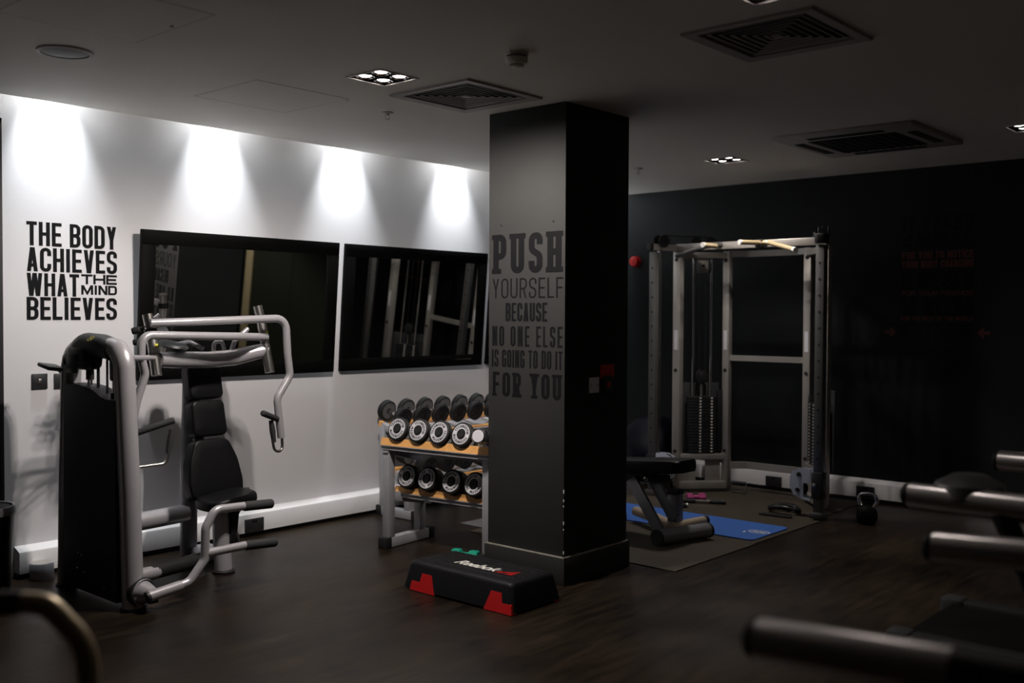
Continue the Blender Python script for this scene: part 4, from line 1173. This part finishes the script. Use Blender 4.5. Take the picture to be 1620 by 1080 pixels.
    # weight stack, its rods and pulleys; it faces the open floor
    mid = Vector(((x1 + x2) / 2, (y1 + y2) / 2, 0)); ex = Vector((x2 - x1, y2 - y1, 0)).normalized()
    ang = math.atan2(ex.y, ex.x); rot = Matrix.Rotation(ang, 3, 'Z')
    nf = Vector((-ex.y, ex.x, 0))
    if nf.dot(Vector((-.75, -.66, 0))) < 0: nf = -nf
    back = mid - nf * .02
    for k in range(19):
        z = .345 + k * .0246
        g = G(); g.box(back + Vector((0, 0, z)), (.235, .09, .0225), rot, .003); wp = obj('weight_plate', g, 'black', cg)
        for o_ in (-.022, .075):
            g = G(); g.box(back + nf * .0458 + ex * o_ + Vector((0, 0, z)), (.016, .0012, .011), rot); obj('weight_label', g, 'white_print', wp)
    g = G(); g.cyl(back + Vector((0, 0, .80)), back + Vector((0, 0, .90)), .011, n=12); obj('stem', g, 'steel', cg)
    g = G(); g.box(back + Vector((0, 0, .955)), (.055, .03, .10), rot, .008); g.lathe([(0, -.01), (.05, -.01), (.045, 0), (.05, .01), (0, .01)], back + Vector((0, 0, .975)), nf, 24); obj('stack_pulley', g, 'black', cg)
    for o_ in (-.075, .075):
        g = G(); g.cyl(back + ex * o_ + Vector((0, 0, .32)), back + ex * o_ + Vector((0, 0, ZBm - .05)), .0095, n=12); obj('guide_rod', g, 'chrome', cg)
    g = G()
    for o_ in (-.025, .03): g.tube([back + ex * o_ + Vector((0, 0, .98)), back + ex * o_ + Vector((0, 0, 1.86))], .003, 0, 8)
    obj('cable', g, 'black', cg)
    g = G()
    for o_ in (-.018, .018): g.box(back + nf * o_ + Vector((0, 0, 1.885)), (.085, .006, .13), rot, .003)
    bl = obj('pulley_bracket', g, 'cage', cg)
    g = G(); g.lathe([(0, -.010), (.052, -.010), (.047, 0), (.052, .010), (0, .010)], back + ex * .02 + Vector((0, 0, 1.875)), nf, 26); g.lathe([(0, .012), (.012, .012), (.012, 0)], back + nf * .021 + Vector((0, 0, 1.885)), nf, 12); obj('pulley_wheel', g, 'black', bl)
    g = G(); g.box(back - nf * .075 + Vector((0, 0, .60)), (.34, .006, .62), rot, .002); obj('rear_guard', g, 'cap', cg)
    g = G(); g.box(back + ex * .155 + nf * .01 + Vector((0, 0, .60)), (.05, .03, .50), rot, .004); obj('side_guard', g, 'black', cg)
    g = G(); g.box(back + ex * .10 - nf * .03 + Vector((0, 0, .19)), (.085, .07, .16), rot, .004); obj('base_box', g, 'plate_blue', cg)
both(side)
g = G(); g.beam((7.215, P1[1], ZBm + .029), (7.215, 2 * YM - P1[1], ZBm + .029), .05, .058); obj('front_beam', g, 'cage', cg)
def rear_bar(z, h, curve=True):
    a, b = P2[1] - .0, 2 * YM - P2[1]
    g = G()
    pts = [(7.555, a, z), (7.66, a - .13, z), (7.66, b + .13, z), (7.555, b, z)] if curve else [(7.555, a, z), (7.555, b, z)]
    pts = fillet(pts, .08, 5) if curve else [Vector(p) for p in pts]
    L = []
    for i, p in enumerate(pts):
        t = (pts[min(i + 1, len(pts) - 1)] - pts[max(i - 1, 0)]).normalized(); nn = Vector((t.y, -t.x, 0))
        L.append([g.b.verts.new(p + nn * (.02 * sx) + Vector((0, 0, h / 2 * sz))) for sx, sz in ((-1, -1), (1, -1), (1, 1), (-1, 1))])
    for A, B in zip(L, L[1:]):
        for k in range(4): g.b.faces.new((A[k], A[(k + 1) % 4], B[(k + 1) % 4], B[k]))
    g.b.faces.new(L[0]); g.b.faces.new(L[-1])
    obj('rear_bar', g, 'cage', cg)
rear_bar(1.985, .05); rear_bar(1.122, .045, False); rear_bar(.225, .055)
# chin-up handles on the front beam
g = G(); g.tube([(7.100, 4.477, 1.953), (7.050, 4.357, 1.972), (7.000, 4.223, 1.999), (7.050, 4.161, 2.024), (7.200, 4.124, 2.036)], .020, .10, 14); obj('chin_up_handle', g, 'cage_dark', cg)
g = G(); g.tube([(6.930, 4.136, 2.022), (7.100, 4.117, 2.020)], .0185, 0, 14); ch = obj('chin_up_handle', g, 'olive_tube', cg)
g = G(); g.tube([(6.925, 4.136, 2.021), (6.940, 4.136, 2.022)], .0200, 0, 14); obj('handle_plug', g, 'white_plastic', ch)
g = G(); g.tube([(6.950, 3.829, 2.029), (7.120, 3.745, 2.030), (7.150, 3.691, 2.034), (7.050, 3.531, 1.993), (6.950, 3.376, 1.953)], .0185, .12, 14); ch = obj('chin_up_handle', g, 'olive_tube', cg)
for p, q in (((6.945, 3.830, 2.028), (6.960, 3.824, 2.029)), ((6.965, 3.398, 1.959), (6.945, 3.370, 1.952))):
    g = G(); g.tube([p, q], .0200, 0, 14); obj('handle_plug', g, 'white_plastic', ch)
g = G(); g.box((7.140, 3.755, 2.027), (.07, .06, .06), None, .006); obj('handle_clamp', g, 'black', cg)
g = G(); g.box((6.985, 2 * YM - PU[1], 2.03), (.09, .07, .07), None, .006); obj('corner_block', g, 'black', cg)

# ------------------------------------------------------------------ mats and loose kit on the rubber floor
tl = ['brown rubber floor tile under the bench, nearest the column', 'brown rubber floor tile under the blue mat', 'brown rubber floor tile under the weight frames of the cable machine']
for i, (x0, x1, y0) in enumerate(((4.965, 5.918, 3.125), (5.922, 6.888, 3.135), (6.892, 7.86, 3.20))):
    g = G(); g.bx(x0, x1, y0, 4.75, .0005, .007, .003); tag(obj('rubber_mat', g, 'brown_rubber'), tl[i], 'mat', 'rubber floor tiles')
bm_ = thing('exercise_mat', 'blue exercise mat with white emblem lying by the cable machine', 'mat', (6.22, 3.9, .007))
a0, a1, b0, b1 = 5.965, 6.50, 3.175, 4.78
g = G(); g.prism(rrect(a0, a1, b0, b1, .05), lambda u, v: (u, v, .0105), (0, 0, .0045)); obj('mat_top', g, 'blue_mat', bm_)
g = G(); g.prism(rrect(a0, a1, b0, b1, .05), lambda u, v: (u, v, .0075), (0, 0, .003)); obj('mat_base', g, 'blue_edge', bm_)
cm = Vector((6.226, 3.262, 0.016)); cm.z = .0155
g = G()
for p in ribbon([(.032 * math.cos(k * PI / 8), .045 * math.sin(k * PI / 8)) for k in range(16)], .006, .006, True) + ribbon([(-.015, -.03), (.015, .03)], .007, .007) + ribbon([(-.015, .03), (.015, -.03)], .007, .007) + ribbon([(-.022, 0), (.022, 0)], .005, .006) + ribbon([(-.05, .05), (-.02, .052)], .008, .008) + ribbon([(0, -.03), (0, .03)], .006, .006):
    g.b.faces.new([g.b.verts.new((cm.x + u * 1.45, cm.y + v * 1.6, .0153)) for u, v in p])
obj('mat_emblem', g, 'white_print', bm_)

pk = ['pink dumbbell on the floor by the weight stack, the whole one', 'pink dumbbell on the floor partly hidden by the bench post']
p, q = Vector((6.854, 4.200, 0.035)), Vector((7.137, 4.227, 0.035))
d_ = (q - p).normalized(); p = p; q = p + d_ * .19
hex_dumbbell('hex_dumbbell', pk[0], (6.912, 4.252, 0.041), tuple(Vector((6.912, 4.252, 0.041)) + Vector((.105, -.105, 0))), .034, .052, 'pink', 'pink dumbbells')
hex_dumbbell('hex_dumbbell', pk[1], (6.695, 4.323, 0.041), tuple(Vector((6.695, 4.323, 0.041)) + Vector((.105, -.105, 0))), .034, .052, 'pink', 'pink dumbbells')
t = thing('cable_bar', 'black straight cable bar with chrome middle on the floor by the pink dumbbells', 'bar', (6.9, 4.2, 0))
p, q = Vector((6.83, 4.27, .024)), Vector((7.00, 3.95, .024))
g = G(); g.cyl(p, q, .013); obj('shaft', g, 'chrome', t)
g = G(); g.rod(p, p.lerp(q, .36), .017); obj('grip_sleeve', g, 'grip', t)
g = G(); g.rod(p.lerp(q, .64), q, .017); obj('grip_sleeve', g, 'grip', t)
t = thing('cable_stirrup', 'black and chrome stirrup handle on the floor by the right upright of the weight frame', 'handle', (7.16, 4.0, 0))
c = Vector((7.502, 4.134, 0.020))
g = G(); g.rod(c + Vector((0, .05, .075)), c + Vector((.02, -.07, .075)), .014); obj('grip_sleeve', g, 'grip', t)
g = G(); g.tube([c + Vector((0, .05, .075)), c + Vector((0, .055, .0)), c + Vector((.03, 0, -.004)), c + Vector((.02, -.075, 0)), c + Vector((.02, -.07, .075))], .006, .02, 10); obj('bracket', g, 'chrome', t)
t = thing('cable_bar', 'short black bar end on the floor right of the bench post', 'bar', (6.6, 4.2, 0))
g = G(); g.rod((6.613, 4.180, 0.026), (6.682, 4.105, 0.026), .019); obj('grip_sleeve', g, 'grip', t)
g = G(); g.cyl((6.677, 4.110, 0.026), (6.684, 4.103, 0.026), .0195); obj('end_cap', g, 'steel', t)
# black ring handle and strap near the right upright
t = thing('cable_attachment', 'black looped cable handle on the rubber floor near the right upright', 'handle', (6.95, 3.45, 0))
c = Vector((6.999, 3.462, 0.045))
g = G(); g.tube([c + Vector((.055 * math.cos(k * PI / 8), .115 * math.sin(k * PI / 8), .012 * math.cos(k * PI / 4))) for k in range(16)], .020, 0, 12, closed=True); obj('loop', g, 'black_gloss', t)
g = G(); g.lathe([(.012, -.006), (.018, 0), (.012, .006), (.008, 0), (.012, -.006)], c + Vector((-.03, -.10, .01)), (0, 1, 0), 16); obj('ring', g, 'chrome', t)
t = thing('ankle_strap', 'flat black cable strap with chrome ring on the rubber floor', 'strap', (6.8, 3.4, 0))
c = Vector((6.825, 3.451, 0.015))
g = G(); g.beam(c + Vector((-.0, .12, 0)), c + Vector((.02, -.12, .0)), .055, .014, bev=.005); obj('strap_body', g, 'rubber', t)
g = G(); g.tube([c + Vector((.02, -.13, .006)) + Vector((.020 * math.cos(k * PI / 6), 0.004, .020 + .018 * math.sin(k * PI / 6))) for k in range(12)], .0035, 0, 8, closed=True); obj('ring', g, 'chrome', t)

# kettlebell
kx, ky = 7.06, 2.862
t = thing('kettlebell', 'black kettlebell with chrome handle on the floor before the dark wall', 'kettlebell', (kx, ky, 0))
g = G(); g.lathe([(0, 0), (.042, 0), (.056, .006), (.070, .03), (.074, .065), (.066, .10), (.046, .124), (.02, .134), (0, .136)], (kx, ky, 0), (0, 0, 1), 36); obj('bell', g, 'frame_black', t)
g = G(); g.tube([(kx + .01, ky + .040, .11), (kx + .014, ky + .066, .155), (kx + .016, ky + .060, .205), (kx + .016, ky, .212), (kx + .016, ky - .060, .205), (kx + .014, ky - .066, .155), (kx + .01, ky - .040, .11)], .0135, .032, 14); obj('handle', g, 'chrome', t)

# exercise ball and medicine ball
g = G(); g.sphere((7.52, 4.96, .30), .30, 28); b_ = obj('exercise_ball', g, 'navy'); tag(b_, 'large dark navy exercise ball in the corner behind the cable machine', 'ball')
mbx = Vector((5.970, 4.118, 0.000))
g = G(); g.sphere((5.53, 3.995, .121), .114, 22); b_ = obj('medicine_ball', g, 'navy'); tag(b_, 'small navy medicine ball on the floor behind the bench, beside the column', 'ball')

# ------------------------------------------------------------------ weight bench
bn = thing('weight_bench', 'black padded weight bench on a grey frame standing beside the column', 'bench', (5.7, 3.7, 0))
zf = .007
# foot bar: front half grey, cream rear tube behind it
fa, fb = Vector((5.431, 3.552, 0.062)), Vector((5.848, 3.437, 0.062))
g = G(); g.tube([fa, fb], .048, 0, 18, flat=1.15); ft = obj('foot_bar', g, 'silver_dark', bn)
for p, q in ((fa, -1), (fb, 1)):
    d_ = (fb - fa).normalized() * q
    g = G(); g.tube([p - d_ * .006, p + d_ * .010], .050, 0, 18, flat=1.15); obj('tube_cap', g, 'rubber', ft)
ca_, cb_ = Vector((5.678, 3.606, 0.085)), Vector((6.003, 3.558, 0.085))
g = G(); g.tube([ca_, cb_], .030, 0, 16); cr = obj('cross_tube', g, 'brown_cream', bn)
g = G(); g.tube([cb_, cb_ + (cb_ - ca_).normalized() * .03], .031, 0, 16); obj('tube_cap', g, 'rubber', cr)
g = G(); g.tube([(5.701, 3.611, 0.085), (5.846, 3.825, 0.085), (5.971, 4.087, 0.085)], .034, 0, 16); obj('spine_tube', g, 'brown_cream', bn)
# upright post with black collar, sloping struts
pb_, pt_ = Vector((5.746, 3.620, 0.060)), None
x0, y0 = pb_.x, pb_.y
g = G(); g.beam((x0, y0, .06), (x0, y0, .315), .085, .07, upv=(0, 1, 0)); po = obj('post', g, 'silver_dark', bn)
g = G(); g.beam((x0, y0, .29), (x0, y0, .325), .093, .078, upv=(0, 1, 0)); g.rod((x0, y0 + .03, .31), (x0, y0 + .03, .37), .008); obj('post_collar', g, 'rubber', po)
g = G(); g.beam((5.660, 3.912, 0.370), (5.600, 3.629, 0.040), .03, .075, upv=(0, 1, 0)); obj('strut', g, 'silver_dark', bn)
g = G(); g.beam((5.750, 3.815, 0.396), (5.700, 3.592, 0.130), .03, .075, upv=(0, 1, 0)); obj('strut', g, 'silver_dark', bn)
# pad and its frame, tilted
A, B = Vector((5.700, 3.495, 0.493)), Vector((5.72, 4.62, .40))
d_ = (B - A).normalized()
g = G()
u_ = Vector((0, 0, 1)); z_ = (u_ - d_ * u_.dot(d_)).normalized(); y_ = z_.cross(d_)
L_ = (B - A).length
A2 = A
g.prism(rrect(0, L_, -.13, .13, .05), lambda u, v: A2 + d_ * u + y_ * v - z_ * .04, z_ * .08)
es = [e for e in g.b.edges if abs((e.verts[0].co - e.verts[1].co).normalized().dot(z_)) < .5]
bmesh.ops.bevel(g.b, geom=es, offset=.022, segments=3, profile=.5, affect='EDGES')
obj('pad', g, 'vinyl', bn, sharp=50)
A3, B3 = A + d_ * .16 - z_ * .085, B - d_ * .05 - z_ * .085
g = G(); g.beam(A3, B3, .05, .05, upv=z_); fr = obj('pad_frame', g, 'cap', bn)
g = G(); g.rod(A + d_ * .27 - z_ * .075 - Vector((.10, 0, 0)), A + d_ * .27 - z_ * .075 + Vector((.03, -.02, 0)), .020); obj('pivot_pin', g, 'cap', fr)
g = G(); g.sphere(A + d_ * .27 - z_ * .075 - Vector((.10, 0, 0)), .018, 12); obj('pin_cap', g, 'chrome', fr)

# ------------------------------------------------------------------ running machines (right edge, out of focus)
def treadmill(label, tips, rad, yf, deck, rise=0.0):
    (xa, ya, za), (xb, yb, zb) = tips
    xm = (xa + xb) / 2
    t = thing('treadmill', label, 'treadmill', (xm, 0, 0), 'treadmills on the right')
    for (x, y, z) in tips:
        g = G(); g.tube([(x, y - .022, z), (x, y - .030, z), (x, yf, z + rise)], [rad * .97, rad, rad], 0, 20); r_ = obj('handrail', g, 'rail', t)
        g = G(); g.tube([(x, y, z), (x, y - .008, z), (x, y - .014, z), (x, y - .024, z)], [rad * .5, rad * .82, rad * .98, rad * 1.01], 0, 20); obj('rail_cap', g, 'frame_black', r_)
        g = G(); g.tube([(x, yf + .01, z + rise), (x, yf - .55, z + rise + .02)], rad * .98, 0, 20); obj('rail_grip', g, 'rubber', r_)
        g = G(); g.tube([(x, y - .30, z - rad * .6), (x, y - .42, z - .32), (x, yf - .45, .25)], [rad * .9, rad * .9, rad], 0, 16); obj('rail_support', g, 'cap', t)
    y_end, zd, dw = deck
    g = G(); g.bx(xm - dw / 2 + .06, xm + dw / 2 - .06, -1.1, y_end - .02, zd - .09, zd - .015, .01); obj('running_belt', g, 'frame_black', t)
    g = G(); g.bx(xm - dw / 2 + .02, xm + dw / 2 - .02, -1.2, y_end - .05, .03, zd - .09, .02); obj('deck_base', g, 'black', t)
    for s in (-1, 1):
        x = xm + s * (dw / 2 - .03)
        g = G(); g.bx(x - .035, x + .035, -1.1, y_end - .06, zd - .10, zd, .012); sr = obj('side_rail', g, 'black', t)
        g = G(); g.bx(x - .045, x + .045, y_end - .06, y_end + .02, zd - .12, zd + .004, .015); obj('rail_end', g, 'cap', sr)
    g = G(); g.bx(xm - .30, xm + .30, -1.25, -.85, .03, .48, .06, 3); obj('motor_hood', g, 'cap', t)
    for s in (-1, 1):
        x = xa if s < 0 else xb
        g = G(); g.tube([(x, -1.10, .2), (x, -1.0, 1.0), (x, -.85, 1.25)], .04, .2, 14); obj('console_post', g, 'cap', t)
    g = G(); g.box((xm, -.92, 1.28), (xb - xa, .08, .34), Matrix.Rotation(R(25), 3, 'X'), .03); co = obj('console', g, 'cap', t)
    g = G(); g.box((xm, -.875, 1.30), (.42, .004, .22), Matrix.Rotation(R(25), 3, 'X'), .002); obj('screen', g, 'black_gloss', co)
    return t
treadmill('treadmill at the bottom right whose long silver handrail is nearest the camera', ((1.594, 0.858, 0.905), (2.525, 0.882, 0.905)), .037, .507, (.62, .20, .78), .02)
ty = treadmill('treadmill furthest right, its handrail end in front of the white trunking', ((3.216, 1.192, 0.905), (4.239, 1.219, 0.905)), .040, -.30, (1.30, .40, .60), .0)
g = G()
p = Vector((3.268, 1.030, 0.900))
g.lathe([(0, .05), (.05, .048), (.10, .02), (.115, -.02), (.10, -.05), (0, -.06)], (p.x + .02, p.y - .02, p.z + .03), (0, 0, 1), 28); obj('rail_pod', g, 'black', ty)

# hand rail at the lower left corner, out of focus
t = thing('exercise_bike', 'curved tube handle with dark grip at the bottom left corner', 'exercise machine', (.7, 1.7, 0))
P_ = [(0.730, 1.993, 0.930), (0.804, 1.905, 0.930), (0.838, 1.833, 0.925), (0, 0, 0)]
dR = Vector((.661, -.75, 0))
c0 = Vector((0.801, 1.902, 0.930))
path = [c0, c0 + dR * .045 + Vector((0, 0, -.002)), c0 + dR * .115 + Vector((0, 0, -.075)), c0 + dR * .125 + Vector((0, 0, -.20)), c0 + dR * .115 + Vector((0, 0, -.50)), c0 + dR * .05 + Vector((0, 0, -.88))]
g = G(); g.tube(path, .0205, .10, 18); hb = obj('handle_tube', g, 'olive_tube', t)
g = G(); g.rod(c0 + dR * .004, c0 - dR * .24 + Vector((0, 0, -.005)), .0225); obj('handle_grip', g, 'grip', hb)
g = G(); g.tube([c0 - dR * .22, c0 - dR * .36 + Vector((0, 0, -.04)), c0 - dR * .38 + Vector((0, 0, -.4)), c0 - dR * .33 + Vector((0, 0, -.88))], .0205, .10, 18); obj('handle_tube', g, 'olive_tube', t)
g = G(); g.beam(c0 + dR * .12 + Vector((0, 0, -.895)), c0 - dR * .45 + Vector((0, 0, -.895)), .16, .06, bev=.02); obj('base', g, 'cap', t)

# ------------------------------------------------------------------ bin and canister at the far left
t = thing('waste_bin', 'black waste bin with grey rim at the left edge by the doorway', 'bin', (2.075, 5.40, 0))
g = G(); g.lathe([(0, .0), (.125, .0), (.128, .01), (.150, .46), (.146, .46), (.12, .02), (0, .02)], (2.075, 5.40, 0), (0, 0, 1), 40); obj('bin_body', g, 'black', t)
g = G(); g.lathe([(.149, .445), (.158, .447), (.160, .465), (.154, .488), (.142, .488), (.140, .462)], (2.075, 5.40, 0), (0, 0, 1), 40); obj('bin_rim', g, 'rack_grey', t)
g = G(); g.lathe([(.143, .478), (.09, .482), (0, .484)], (2.075, 5.40, 0), (0, 0, 1), 40); obj('bin_lid', g, 'black', t)
cx_, cy_ = (2.480, 5.642, 0.000)[0], (2.480, 5.642, 0.000)[1]
t = thing('floor_canister', 'short grey metal cylinder on the floor against the white trunking', 'canister', (cx_, cy_, 0))
g = G(); g.lathe([(0, 0), (.061, 0), (.063, .004), (.063, .086), (.060, .091), (0, .091)], (cx_, cy_, 0), (0, 0, 1), 40); obj('canister_body', g, 'rack_grey', t)
g = G(); g.lathe([(0, .092), (.056, .092), (.056, .0905), (0, .0905)], (cx_, cy_, 0), (0, 0, 1), 36); obj('canister_top', g, 'steel', t)
